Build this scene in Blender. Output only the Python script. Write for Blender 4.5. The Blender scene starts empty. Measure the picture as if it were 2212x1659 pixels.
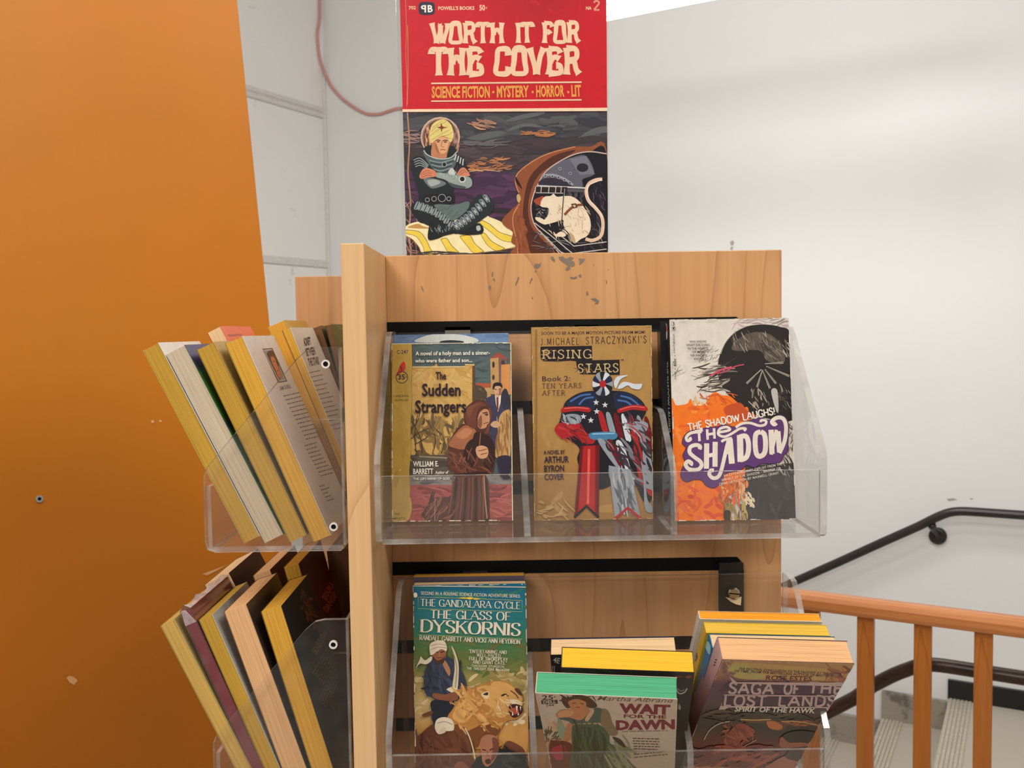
import bpy, math, random
from mathutils import Matrix, Vector, geometry

# ------------------------------------------------------------------ camera
SC = bpy.context.scene
COL = SC.collection
F, PITCH, ROLL, EYE = 1985.0, math.radians(3.27), math.radians(0.9), 1.67
fw = Vector((0, math.cos(PITCH), -math.sin(PITCH)))
r0 = Vector((1, 0, 0)); u0 = Vector((0, math.sin(PITCH), math.cos(PITCH)))
up = u0 * math.cos(ROLL) + r0 * math.sin(ROLL)
rt = r0 * math.cos(ROLL) - u0 * math.sin(ROLL)
CAM = Vector((0, 0, EYE))
cd = bpy.data.cameras.new('camera'); cam = bpy.data.objects.new('camera', cd); COL.objects.link(cam)
cam.matrix_world = Matrix(((rt.x, up.x, -fw.x, 0), (rt.y, up.y, -fw.y, 0), (rt.z, up.z, -fw.z, EYE), (0, 0, 0, 1)))
cd.sensor_width = 36; cd.lens = F / 2212 * 36; cd.clip_start = .02; cd.clip_end = 60
cd.dof.use_dof = True; cd.dof.focus_distance = .79; cd.dof.aperture_fstop = 20
SC.camera = cam

def ray(px, py): return fw + rt * ((px - 1106) / F) - up * ((py - 829.5) / F)
def at(px, py, Y): d = ray(px, py); return CAM + d * (Y / d.y)
def atz(px, py, z): d = ray(px, py); return CAM + d * ((z - EYE) / d.z)
def atp(px, py, P, n): d = ray(px, py); return CAM + d * ((P - CAM).dot(n) / d.dot(n))

# ------------------------------------------------------------------ world, lamps, exposure
SC.view_settings.view_transform = 'Standard'; SC.view_settings.look = 'None'
SC.view_settings.exposure = 0.0; SC.view_settings.gamma = 1.0; SC.view_settings.use_curve_mapping = False
SC.cycles.transparent_max_bounces = 40; SC.cycles.max_bounces = 8
W = bpy.data.worlds.new('room_light'); SC.world = W; W.use_nodes = True
W.node_tree.nodes['Background'].inputs[0].default_value = (1.0, .985, .96, 1)
W.node_tree.nodes['Background'].inputs[1].default_value = .35
def area(name, loc, target, sx, sy, power, color=(1, .975, .945)):
    l = bpy.data.lights.new(name, 'AREA'); l.shape = 'RECTANGLE'; l.size = sx; l.size_y = sy; l.energy = power; l.color = color
    o = bpy.data.objects.new(name, l); COL.objects.link(o); o.location = loc
    o.rotation_euler = (Vector(target) - Vector(loc)).to_track_quat('-Z', 'Y').to_euler(); return o
area('shop_side_light', (-1.25, -1.7, 3.3), (0.1, 1.0, 1.5), 1.2, .5, 46)
area('shop_side_light', (1.3, -.6, 3.6), (0.6, 1.6, 1.2), 1.5, .5, 40)
area('shop_side_light', (-.95, .1, 3.4), (-.75, .9, 1.2), 1.2, .4, 16)  # added light, makes the ochre panel brighter towards its top
area('stair_lamp', (.1, 1.7, 3.8), (1.0, 4.6, 1.0), 1.6, .5, 42)

# ------------------------------------------------------------------ helpers
def lin(c): return tuple(((v / 255) / 12.92 if v / 255 <= .04045 else ((v / 255 + .055) / 1.055) ** 2.4) for v in c)
def tag(o, label=None, cat=None, group=None, kind=None):
    for k, v in (('label', label), ('category', cat), ('group', group), ('kind', kind)):
        if v: o[k] = v
    return o
def empty(name, M=Matrix(), label=None, cat=None, group=None):
    o = bpy.data.objects.new(name, None); COL.objects.link(o); o.matrix_world = M; o.empty_display_size = .02
    return tag(o, label, cat, group)
class MB:
    """collects faces of one mesh"""
    def __init__(s): s.v = []; s.f = []; s.m = []; s.c = []; s.col = False
    def face(s, pts, m=0, col=None):
        n = len(s.v); s.v += [tuple(p) for p in pts]; s.f.append(tuple(range(n, n + len(pts)))); s.m.append(m)
        if col is None: s.c.append([(.5, .5, .5)] * len(pts))
        elif isinstance(col[0], (int, float)): s.c.append([col] * len(pts)); s.col = True
        else: s.c.append(list(col)); s.col = True
    def box(s, a, b, m=0, M=None, col=None):
        x0, y0, z0 = a; x1, y1, z1 = b
        p = [Vector(q) for q in ((x0, y0, z0), (x1, y0, z0), (x1, y1, z0), (x0, y1, z0), (x0, y0, z1), (x1, y0, z1), (x1, y1, z1), (x0, y1, z1))]
        if M: p = [M @ q for q in p]
        for q in ((3, 2, 1, 0), (4, 5, 6, 7), (0, 1, 5, 4), (1, 2, 6, 5), (2, 3, 7, 6), (3, 0, 4, 7)):
            s.face([p[i] for i in q], m, col)
    def prism(s, pts, fn, t0, t1, m0=0, m1=0):
        """2-D outline pts (ccw), fn(a,b,t)->xyz, between depths t0 and t1; big faces m0, rim m1"""
        A = [Vector(fn(a, b, t0)) for a, b in pts]; B = [Vector(fn(a, b, t1)) for a, b in pts]
        s.face(A[::-1], m0); s.face(B, m0)
        n = len(pts)
        for i in range(n): j = (i + 1) % n; s.face([A[i], A[j], B[j], B[i]], m1)
    def tube(s, pts, r, n=12, m=0, caps=True):
        pts = [Vector(p) for p in pts]; rr = r if isinstance(r, (list, tuple)) else [r] * len(pts); rings = []
        t = (pts[1] - pts[0]).normalized(); a = t.orthogonal().normalized()
        for i, p in enumerate(pts):
            t = (pts[min(i + 1, len(pts) - 1)] - pts[max(i - 1, 0)]).normalized()
            a = (a - t * a.dot(t)).normalized(); b = t.cross(a)
            rings.append([p + (a * math.cos(k * 2 * math.pi / n) + b * math.sin(k * 2 * math.pi / n)) * rr[i] for k in range(n)])
        for i in range(len(rings) - 1):
            for k in range(n): s.face([rings[i][k], rings[i][(k + 1) % n], rings[i + 1][(k + 1) % n], rings[i + 1][k]], m)
        if caps: s.face(rings[0][::-1], m); s.face(rings[-1], m)
    def build(s, name, mats, parent=None, weld=True, bevel=0, smooth=False):
        me = bpy.data.meshes.new(name); me.from_pydata(s.v, [], s.f)
        for mt in (mats if isinstance(mats, (list, tuple)) else [mats]): me.materials.append(mt)
        me.polygons.foreach_set('material_index', s.m)
        if s.col:
            ca = me.color_attributes.new('print', 'FLOAT_COLOR', 'CORNER')
            flat = [x for f in s.c for c in f for x in (*c[:3], 1.0)]
            ca.data.foreach_set('color', flat)
        elif weld:
            import bmesh
            bm = bmesh.new(); bm.from_mesh(me); bmesh.ops.remove_doubles(bm, verts=bm.verts, dist=1e-6)
            bmesh.ops.recalc_face_normals(bm, faces=bm.faces); bm.to_mesh(me); bm.free()
        if smooth: me.polygons.foreach_set('use_smooth', [True] * len(me.polygons))
        o = bpy.data.objects.new(name, me); COL.objects.link(o)
        if parent: o.parent = parent
        if bevel:
            b = o.modifiers.new('bevel', 'BEVEL'); b.width = bevel; b.segments = 2; b.limit_method = 'ANGLE'; b.angle_limit = .9
        return o
def spline(pts, n=6, closed=False):
    P = [Vector(p) for p in pts]; N = len(P); out = []
    rng = range(N) if closed else range(N - 1)
    for i in rng:
        if closed: a, b, c, d = P[(i - 1) % N], P[i], P[(i + 1) % N], P[(i + 2) % N]
        else: a, b, c, d = P[max(i - 1, 0)], P[i], P[i + 1], P[min(i + 2, N - 1)]
        for k in range(n):
            t = k / n
            out.append(.5 * ((2 * b) + (c - a) * t + (2 * a - 5 * b + 4 * c - d) * t * t + (3 * b - a - 3 * c + d) * t ** 3))
    if not closed: out.append(P[-1])
    return out

# ------------------------------------------------------------------ materials
def nodes(name):
    m = bpy.data.materials.new(name); m.use_nodes = True; nt = m.node_tree; return m, nt, nt.nodes['Principled BSDF']
def N(nt, t, **kw):
    n = nt.nodes.new(t)
    for k, v in kw.items():
        if k.startswith('_'): setattr(n, k[1:], v)
        else: n.inputs[k.replace('__', ' ')].default_value = v
    return n
def coords(nt, scale, kind='Object'):
    tc = N(nt, 'ShaderNodeTexCoord'); mp = N(nt, 'ShaderNodeMapping'); mp.inputs['Scale'].default_value = scale
    nt.links.new(tc.outputs[kind], mp.inputs['Vector']); return mp.outputs[0]
def ramp(nt, src, stops):
    r = nt.nodes.new('ShaderNodeValToRGB'); e = r.color_ramp.elements
    while len(e) < len(stops): e.new(.5)
    for el, (p, c) in zip(e, stops): el.position = p; el.color = (*c, 1)
    nt.links.new(src, r.inputs[0]); return r.outputs[0]
def mixc(nt, fac, a, b, mode='MIX'):
    m = nt.nodes.new('ShaderNodeMix'); m.data_type = 'RGBA'; m.blend_type = mode
    for s, v in ((m.inputs[0], fac), (m.inputs[6], a), (m.inputs[7], b)):
        if isinstance(v, (int, float)): s.default_value = v
        elif isinstance(v, tuple): s.default_value = (*v, 1)
        else: nt.links.new(v, s)
    return m.outputs[2]
def bump(nt, b, src, strength, dist=.001):
    n = N(nt, 'ShaderNodeBump', Strength=strength, Distance=dist); nt.links.new(src, n.inputs['Height']); nt.links.new(n.outputs[0], b.inputs['Normal'])
def plain(name, c, rough=.5, metal=0, var=.06, scale=40, spec=.5):
    m, nt, b = nodes(name); l = lin(c)
    n = N(nt, 'ShaderNodeTexNoise', Scale=scale, Detail=4.0); nt.links.new(coords(nt, (1, 1, 1)), n.inputs['Vector'])
    nt.links.new(ramp(nt, n.outputs[0], [(.3, tuple(v * (1 - var) for v in l)), (.7, tuple(min(1, v * (1 + var)) for v in l))]), b.inputs['Base Color'])
    b.inputs['Roughness'].default_value = rough; b.inputs['Metallic'].default_value = metal; b.inputs['Specular IOR Level'].default_value = spec
    return m
def wall_paint(name, c, bs=.12, dirt=None, lo=.64):
    m, nt, b = nodes(name); l = lin(c); v = coords(nt, (1, 1, 1))
    n = N(nt, 'ShaderNodeTexNoise', Scale=1.6, Detail=6.0, Roughness=.6); nt.links.new(v, n.inputs['Vector'])
    col = ramp(nt, n.outputs[0], [(.3, tuple(x * .965 for x in l)), (.7, l)])
    if dirt:
        n2 = N(nt, 'ShaderNodeTexNoise', Scale=9.0, Detail=8.0, Roughness=.7); nt.links.new(v, n2.inputs['Vector'])
        col = mixc(nt, ramp(nt, n2.outputs[0], [(lo, (0, 0, 0)), (lo + .1, (.6, .6, .6))]), col, lin(dirt))
    nt.links.new(col, b.inputs['Base Color']); b.inputs['Roughness'].default_value = .55; b.inputs['Specular IOR Level'].default_value = .25
    f = N(nt, 'ShaderNodeTexNoise', Scale=90.0, Detail=3.0); nt.links.new(v, f.inputs['Vector']); bump(nt, b, f.outputs[0], bs, .003)
    return m
def wood(name, base, dark, line, axis='z', rough=.38, linew=.05, k=1.0, stretch=.9):
    """grain runs along axis"""
    m, nt, b = nodes(name)
    s = [30 * k] * 3; s['xyz'.index(axis)] = 1.1 * k; s2 = [9 * k] * 3; s2['xyz'.index(axis)] = stretch * k; s3 = [260 * k] * 3; s3['xyz'.index(axis)] = 7 * k
    a = N(nt, 'ShaderNodeTexNoise', Scale=1.0, Detail=5.0, Roughness=.55); nt.links.new(coords(nt, s), a.inputs['Vector'])
    c = N(nt, 'ShaderNodeTexNoise', Scale=1.0, Detail=1.5, Roughness=.4, Distortion=.5); nt.links.new(coords(nt, s2), c.inputs['Vector'])
    g = N(nt, 'ShaderNodeTexNoise', Scale=1.0, Detail=2.0); nt.links.new(coords(nt, s3), g.inputs['Vector'])
    col = ramp(nt, a.outputs[0], [(.3, lin(dark)), (.68, lin(base))])
    mul = N(nt, 'ShaderNodeMath', _operation='MULTIPLY'); mul.inputs[1].default_value = 9.0; nt.links.new(c.outputs[0], mul.inputs[0])
    fr = N(nt, 'ShaderNodeMath', _operation='FRACT'); nt.links.new(mul.outputs[0], fr.inputs[0])
    lines = ramp(nt, fr.outputs[0], [(0, (.75, .75, .75)), (linew, (.3, .3, .3)), (linew * 3.2, (0, 0, 0)), (1, (0, 0, 0))])
    col = mixc(nt, lines, col, lin(line))
    col = mixc(nt, ramp(nt, g.outputs[0], [(.35, (.22, .22, .22)), (.6, (0, 0, 0))]), col, lin(line))
    nt.links.new(col, b.inputs['Base Color']); b.inputs['Roughness'].default_value = rough; b.inputs['Specular IOR Level'].default_value = .4
    return m
def pages(name, c, dark, rough=.8):
    """stacked page edges: fine lines across the block's thickness (local y)"""
    m, nt, b = nodes(name)
    n = N(nt, 'ShaderNodeTexNoise', Scale=1.0, Detail=3.0, Roughness=.65); nt.links.new(coords(nt, (8, 2300, 6)), n.inputs['Vector'])
    n2 = N(nt, 'ShaderNodeTexNoise', Scale=1.0, Detail=2.0); nt.links.new(coords(nt, (10, 420, 9)), n2.inputs['Vector'])
    n3 = N(nt, 'ShaderNodeTexNoise', Scale=28.0, Detail=4.0); nt.links.new(coords(nt, (1, 1, 1)), n3.inputs['Vector'])
    col = ramp(nt, n.outputs[0], [(.28, lin(dark)), (.52, lin(c)), (.8, tuple(min(1, v * 1.06) for v in lin(c)))])
    col = mixc(nt, ramp(nt, n2.outputs[0], [(.3, (.4, .4, .4)), (.42, (0, 0, 0))]), col, lin(dark))
    col = mixc(nt, ramp(nt, n3.outputs[0], [(.45, (0, 0, 0)), (.75, (.3, .3, .3))]), col, tuple(v * .82 for v in lin(c)))
    nt.links.new(col, b.inputs['Base Color']); b.inputs['Roughness'].default_value = rough; b.inputs['Specular IOR Level'].default_value = .2
    bump(nt, b, n.outputs[0], .35, .0004)
    return m
def printed(name, rough=.33, var=.16, scale=170, spec=.45, coat=0):
    """printed card: colour from the mesh's own print layer, with a painterly mottling"""
    m, nt, b = nodes(name); a = N(nt, 'ShaderNodeVertexColor', _layer_name='print')
    n = N(nt, 'ShaderNodeTexNoise', Scale=scale, Detail=5.0, Roughness=.65); nt.links.new(coords(nt, (1, 1, .6)), n.inputs['Vector'])
    col = mixc(nt, 1.0, a.outputs[0], ramp(nt, n.outputs[0], [(.28, (1 - var,) * 3), (.72, (min(1.0, 1 + var * .6),) * 3)]), 'MULTIPLY')
    nt.links.new(col, b.inputs['Base Color']); b.inputs['Roughness'].default_value = rough; b.inputs['Specular IOR Level'].default_value = spec
    b.inputs['Coat Weight'].default_value = coat; b.inputs['Coat Roughness'].default_value = .12
    n2 = N(nt, 'ShaderNodeTexNoise', Scale=45.0, Detail=3.0); nt.links.new(coords(nt, (1, 1, 1)), n2.inputs['Vector']); bump(nt, b, n2.outputs[0], .06, .002)
    return m
def clear(name, tint=(.96, .955, .94), gloss=1.0, haze=0.0, hz=(.9, .88, .85), rough=.04):
    m, nt, b = nodes(name); nt.nodes.remove(b); out = nt.nodes['Material Output']
    t = N(nt, 'ShaderNodeBsdfTransparent'); t.inputs[0].default_value = (*tint, 1)
    g = N(nt, 'ShaderNodeBsdfGlossy'); g.inputs['Roughness'].default_value = rough
    fr = N(nt, 'ShaderNodeLayerWeight', Blend=.5); pw = N(nt, 'ShaderNodeMath', _operation='POWER'); pw.inputs[1].default_value = 4.0; nt.links.new(fr.outputs['Facing'], pw.inputs[0])
    ad = N(nt, 'ShaderNodeMath', _operation='MULTIPLY_ADD'); ad.inputs[1].default_value = .6; ad.inputs[2].default_value = .035; nt.links.new(pw.outputs[0], ad.inputs[0])
    mu = N(nt, 'ShaderNodeMath', _operation='MULTIPLY'); mu.inputs[1].default_value = gloss; nt.links.new(ad.outputs[0], mu.inputs[0])
    mx = N(nt, 'ShaderNodeMixShader'); nt.links.new(mu.outputs[0], mx.inputs[0]); nt.links.new(t.outputs[0], mx.inputs[1]); nt.links.new(g.outputs[0], mx.inputs[2])
    last = mx
    if haze:
        d = N(nt, 'ShaderNodeBsdfDiffuse'); d.inputs[0].default_value = (*hz, 1)
        last = N(nt, 'ShaderNodeMixShader'); last.inputs[0].default_value = haze
        n = N(nt, 'ShaderNodeTexNoise', Scale=60.0, Detail=3.0); nt.links.new(coords(nt, (1, 1, 1)), n.inputs['Vector'])
        nt.links.new(ramp(nt, n.outputs[0], [(.3, (haze * .5,) * 3), (.75, (min(1, haze * 1.6),) * 3)]), last.inputs[0])
        nt.links.new(mx.outputs[0], last.inputs[1]); nt.links.new(d.outputs[0], last.inputs[2])
    nt.links.new(last.outputs[0], out.inputs['Surface']); return m
def emit(name, c, s):
    m, nt, b = nodes(name); b.inputs['Base Color'].default_value = (*c, 1); b.inputs['Emission Color'].default_value = (*c, 1); b.inputs['Emission Strength'].default_value = s; return m

MAPLE = wood('maple_laminate', (208, 157, 107), (196, 143, 92), (170, 117, 71), linew=.045)
MAPLE_EDGE = wood('maple_edge', (230, 188, 138), (218, 172, 120), (194, 146, 96), k=1.3, linew=.035)
OAK = wood('oak_rail', (206, 138, 84), (180, 108, 56), (140, 76, 34), axis='x', rough=.28, stretch=.3)
OAK_POST = wood('oak_post', (184, 112, 46), (164, 94, 34), (142, 76, 26), rough=.34, stretch=.25, linew=.03)
BLACK = plain('black_channel', (6, 6, 6), .6, spec=.2)
STEEL = plain('steel_clip', (150, 146, 138), .3, .9)
CHROME = plain('chrome', (215, 212, 205), .12, 1.0, .02)
DARKSTRIP = plain('dark_bracket', (48, 46, 45), .35, .5)
PAPER = plain('torn_paper', (226, 205, 165), .8)
IRON = plain('black_iron_pipe', (52, 48, 48), .3, .3, .15, 30)
BROWNPIPE = wood('brown_pipe', (72, 52, 42), (46, 33, 28), (34, 24, 20), axis='x', rough=.3)
WALLR = wall_paint('white_wall_paint', (231, 232, 232))
WALLL = wall_paint('grey_wall_paint', (240, 238, 234), .3, (140, 136, 132))
GROOVE = plain('ridge_paint', (216, 213, 208), .6)
CEIL = wall_paint('ceiling_paint', (214, 208, 198))
FLOOR = wall_paint('concrete_floor', (190, 182, 168), .3, (130, 122, 110))
STEP = wall_paint('concrete_step', (188, 180, 166), .3, (120, 112, 100), .58)
STONE = wall_paint('speckled_stone', (158, 150, 138), .4, (60, 56, 52), .52)
NOSING = plain('ribbed_nosing', (196, 188, 170), .5, .2, .12, 60)
BASEB = plain('black_baseboard', (20, 20, 22), .3)
ORANGE = plain('ochre_panel_paint', (192, 116, 22), .42, 0, .05, 3, .35)
CABLE = plain('pink_cable', (206, 148, 138), .5)
ACRYL = clear('clear_acrylic', (.985, .98, .97), .8, .012)
ACRYLE = clear('clear_acrylic_edge', (.80, .78, .75), 2.2, .2, (.84, .80, .76), .1)
SLEEVE = clear('clear_poster_sleeve', (.985, .985, .98), .35)
PLASTIC = clear('pink_tinted_plastic', (.97, .92, .92), 2.2, .045, (.9, .74, .74), .12)
PLASTIC2 = clear('creased_plastic', (.95, .86, .86), 2.4, .34, (.93, .78, .76), .14)
PRINT = printed('printed_cover'); PRINTM = printed('printed_cover_matte', .5, .10)
POSTERP = printed('printed_poster', .4, .14, 110, .3)
BARK = plain('scuffed_laminate', (124, 108, 92), .7)
LAMP = emit('lamp_lens', (1, .99, .95), 12.0)
WHITEM = plain('white_enamel', (232, 230, 226), .4)

# ------------------------------------------------------------------ setting
d1 = Vector((-math.sin(math.radians(60.5)), math.cos(math.radians(60.5)), 0))     # along the white wall, away from us
d2 = Vector((math.sin(math.radians(29.5)), math.cos(math.radians(29.5)), 0))      # into the white wall
Z = Vector((0, 0, 1))
NOS = atz(2050, 1506, 0)                                                           # top stair edge at the wall
CORNER = atp(705, 400, NOS, d2)
S_COR = (CORNER - NOS).dot(d1)
CEIL_Z, LOW = 3.9, -1.6
def wp(s, t, z): return NOS + d1 * s - d2 * t + Z * (z - NOS.z)
RISE, TREAD = .145, .28
mb = MB()
mb.box((-4.5, -.12, LOW), (S_COR, 0, CEIL_Z), M=Matrix(((d1.x, -d2.x, 0, NOS.x), (d1.y, -d2.y, 0, NOS.y), (0, 0, 1, 0), (0, 0, 0, 1))))
def wallmark(pts, mi):
    q = [atp(x, y, NOS - d2 * .0012, d2) for x, y in pts]; mb.face(q, mi)
SCUFF = plain('wall_scuff', (168, 164, 156), .7)
wallmark([(1577, 523), (1583, 519), (1586, 524), (1584, 530), (1579, 531)], 1); wallmark([(1579, 533), (1584, 533), (1582, 541), (1577, 538)], 1)
wallmark([(2045, 1078), (2060, 1076), (2068, 1080), (2050, 1083)], 1); wallmark([(2094, 1076), (2104, 1077), (2098, 1080)], 1)
mb.build('wall_right', [WALLR, SCUFF])['kind'] = 'structure'
mb = MB()
LM = Matrix(((d1.x, -d2.x, 0, CORNER.x), (d1.y, -d2.y, 0, CORNER.y), (0, 0, 1, 0), (0, 0, 0, 1)))
mb.box((0, -.12, LOW), (.12, 6.0, CEIL_Z), M=LM); mb.build('wall_left', WALLL)['kind'] = 'structure'
for z in (3.033, 2.105):                                                           # raised form lines on the left wall
    mb = MB(); prof = [(-.001, -.035), (-.016, -.03), (-.018, -.008), (-.009, 0), (-.018, .008), (-.016, .03), (-.001, .035)] if z > 3 else [(-.001, -.026), (-.014, -.018), (-.016, .012), (-.001, .024)]
    mb.prism(prof[::-1], lambda a, b, t: LM @ Vector((a, t, z + b)), -.03, 6.0)
    mb.build('trim_%d' % (1 if z > 3 else 2), GROOVE)['kind'] = 'structure'
mb = MB(); mb.tube([LM @ Vector((-.006, .006, LOW)), LM @ Vector((-.006, .006, 1.5)), LM @ Vector((-.006, .006, 3.25))], .014, 8, caps=False)
mb.build('trim_3', GROOVE)['kind'] = 'structure'
mb = MB(); mb.box((-6, -6, CEIL_Z), (7, 9, CEIL_Z + .1)); mb.build('ceiling', CEIL)['kind'] = 'structure'
mb = MB(); mb.box((-1.9, .5, 0), (-.66, .66, 2.02)); mb.build('shade_blocker', WALLL)['kind'] = 'structure'                # unseen blocker added out to the left, shading the lower ochre panel
# floor: the shop side of the balustrade and the stair landing
RAILP = at(1960, 1303, 2.41)
T_RAIL = (RAILP - NOS).dot(-d2)
mb = MB()
fl = lambda a, b, t: wp(a, b, t)
mb.prism([(-4.4, 0.0), (-4.4, 9), (7, 9), (7, T_RAIL - .08), (0, T_RAIL - .08), (0, 0.0)][::-1], fl, -.12, 0)
mb.build('floor', FLOOR)['kind'] = 'structure'
mb = MB(); mb.prism([(0, 0), (0, .085), (.018, .085), (.018, 0)], lambda a, b, t: wp(t, a, b), -4.3, .004); mb.build('baseboard_right', BASEB)['kind'] = 'structure'
# stairs going down to the left along the wall
st = empty('staircase', Matrix.Translation(wp(0, .6, 0)), 'grey concrete stairs with ribbed nosing strips going down along the white wall', 'stairs')
INV = st.matrix_world.inverted()
for i in range(0, 8):
    z = -i * RISE; mb = MB()
    if i:
        s0 = (i - 1) * TREAD
        mb.prism([(s0 + .002, .003), (s0 + .002, T_RAIL - .09), (s0 + TREAD, T_RAIL - .09), (s0 + TREAD, .003)][::-1], lambda a, b, t: INV @ wp(a, b, t), z - RISE - .1, z)
        sp = mb.build('step', STEP, st)
        mb = MB(); mb.prism([(0, 0), (.024, 0), (.024, .13), (0, .13)], lambda a, b, t: INV @ wp(t, a + .003, b + z), s0 + .01, s0 + TREAD); mb.build('skirting', STONE, sp)
    e = i * TREAD; mb = MB()
    for k in range(6):
        a = e - .092 + k * .0155
        mb.prism([(a, .02), (a, T_RAIL - .1), (a + .0105, T_RAIL - .1), (a + .0105, .02)][::-1], lambda p, q, t: INV @ wp(p, q, t), z, z + .005)
    mb.build('nosing_strip', NOSING, sp if i else st)
# black pipe handrail on the white wall
hp = [atp(x, y, NOS - d2 * .085, d2) for x, y in ((1480, 1371), (1600, 1312), (1709, 1259.6), (1810, 1215), (1907, 1171), (1985, 1136.5))]
be = spline([atp(x, y, NOS - d2 * .085, d2) for x, y in ((1985, 1136.5), (2020, 1119), (2048, 1108), (2075, 1104.5), (2110, 1106))], 4)
hp += be[1:] + [atp(x, y, NOS - d2 * .085, d2) for x, y in ((2213, 1113), (2420, 1128))]
hr = empty('handrail', Matrix.Translation(hp[4]), 'black metal pipe handrail on the white wall, bending level at the landing', 'handrail'); INV = hr.matrix_world.inverted()
mb = MB(); mb.tube([INV @ p for p in hp], .0195, 14); mb.build('pipe', IRON, hr, smooth=True)
for (rx, ry, qx, qy) in ((2012, 1131, 2026, 1157), (1560, 1338, 1575, 1366)):
    a = atp(rx, ry, NOS - d2 * .085, d2); b = atp(qx, qy, NOS - d2 * .006, d2); mb = MB()
    mb.tube([INV @ p for p in spline([a - Z * .004, a * .45 + b * .55 - Z * .006, b], 5)], [.017] * 3 + [.013] * 5 + [.018] * 3, 12)
    mb.tube([INV @ p for p in (b - d2 * .016, b - d2 * .013, b + d2 * .006)], [.026, .037, .037], 24); mb.build('bracket', IRON, hr, smooth=True)
# wooden balustrade in front of the stairs
rl = empty('balustrade', Matrix.Translation((RAILP.x, RAILP.y, 0)), 'honey coloured wooden balustrade with flat posts in front of the stairs', 'balustrade')
RM = Matrix(((-d1.x, d2.x, 0, 0), (-d1.y, d2.y, 0, 0), (0, 0, 1, RAILP.z), (0, 0, 0, 1)))
hh = RM @ Matrix.Identity(4)
mb = MB(); prof = [(-.030, -.046), (.030, -.046), (.034, -.034), (.034, -.014), (.026, -.004), (.012, 0), (-.012, 0), (-.026, -.005), (-.034, -.016), (-.034, -.034)]
mb.prism(prof, lambda a, b, t: (t, a, b), -1.6, 2.2); o = mb.build('top_rail', OAK, rl, bevel=.003); o.matrix_local = hh
pp = [(atp(x, 1450, RAILP, d2) - RAILP).dot(-d1) for x in (1870, 1993, 2124)]; step = (pp[2] - pp[0]) / 2
for k in range(-5, 9):
    mb = MB(); mb.box((-.0215, -.014, -RAILP.z), (.0215, .014, -.044)); o = mb.build('post', OAK_POST, rl, bevel=.0025); o.matrix_local = RM @ Matrix.Translation((pp[0] + k * step, 0, 0))
lp = [atp(x, y, RAILP + d2 * .085, d2) for x, y in ((1640, 1625), (1700, 1590), (1790, 1537), (1846, 1508), (1885, 1481), (1930, 1458), (1965, 1444.5))]
lp = lp[:4] + spline(lp[4:] + [atp(x, y, RAILP + d2 * .085, d2) for x, y in ((1990, 1437), (2020, 1436), (2060, 1441))], 4) + [atp(x, y, RAILP + d2 * .085, d2) for x, y in ((2110, 1449), (2213, 1465), (2420, 1498))]
lr = empty('handrail', Matrix.Translation(lp[5]), 'dark brown pipe handrail running low behind the wooden balustrade posts', 'handrail'); INV = lr.matrix_world.inverted()
mb = MB(); mb.tube([INV @ p for p in lp], .0195, 14); mb.build('pipe', BROWNPIPE, lr, smooth=True)
for k in (1, 4):
    q = RAILP + d2 * .012 - d1 * (pp[0] + k * step); mz = lp[-2].z
    mb = MB(); mb.tube([INV @ Vector((q.x, q.y, mz - .03)), INV @ Vector((q.x, q.y, mz - .03)) + d2 * .06, INV @ Vector((q.x, q.y, mz)) + d2 * .073], .008, 8); mb.build('bracket', IRON, lr)
# ceiling lamp over the stairs
fa = atz(1310, 45, 2.87); fb = atz(1540, 0, 2.87); fd = (fa - fb).normalized(); fn = Vector((fd.y, -fd.x, 0)); fn = fn if fn.y < 0 else -fn
c0 = fa + fd * .12; c1 = fb - fd * .9
lt = empty('ceiling_lamp', Matrix.Translation((c0 + c1) / 2), 'long white fluorescent ceiling lamp above the stairs, behind the red poster', 'lamp'); INV = lt.matrix_world.inverted()
mb = MB(); q = [INV @ p for p in (c0, c1, c1 + fn * .32, c0 + fn * .32)]
mb.prism([(0, 0), (1, 0), (1, 1), (0, 1)], lambda a, b, t: q[0] + (q[1] - q[0]) * a + (q[3] - q[0]) * b + Z * t, 0, .02); mb.build('diffuser', LAMP, lt)
mb = MB(); mb.prism([(.01, .02), (.99, .02), (.99, .98), (.01, .98)], lambda a, b, t: q[0] + (q[1] - q[0]) * a + (q[3] - q[0]) * b + Z * t, .02, .09); mb.build('housing', WHITEM, lt)
for k in (.15, .85):
    m_ = q[0] + (q[1] - q[0]) * k + fn * .16; mb = MB(); mb.tube([m_ + Z * .09, m_ + Z * (CEIL_Z - 2.87)], .006, 8); mb.build('suspension_rod', WHITEM, lt)
# pink cable down the corner and across the wall
cb = [atp(x, y, NOS - d2 * .012, d2) for x, y in ((706, 168), (718, 190), (745, 218), (785, 243), (815, 247), (840, 240), (868, 234), (960, 238), (1080, 236), (1200, 222), (1290, 180), (1296, 60), (1296, -140))]
ca = [LM @ Vector((-.012, .012 + o_, z)) for o_, z in ((0.02, CEIL_Z), (.02, 3.62), (.045, 3.5), (.03, 3.36))]
mb = MB(); mb.tube(spline(ca + cb, 6), .0085, 8); tag(mb.build('cable', CABLE, smooth=True), 'thin pink cable hanging in the wall corner and drooping behind the poster', 'cable')
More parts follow.
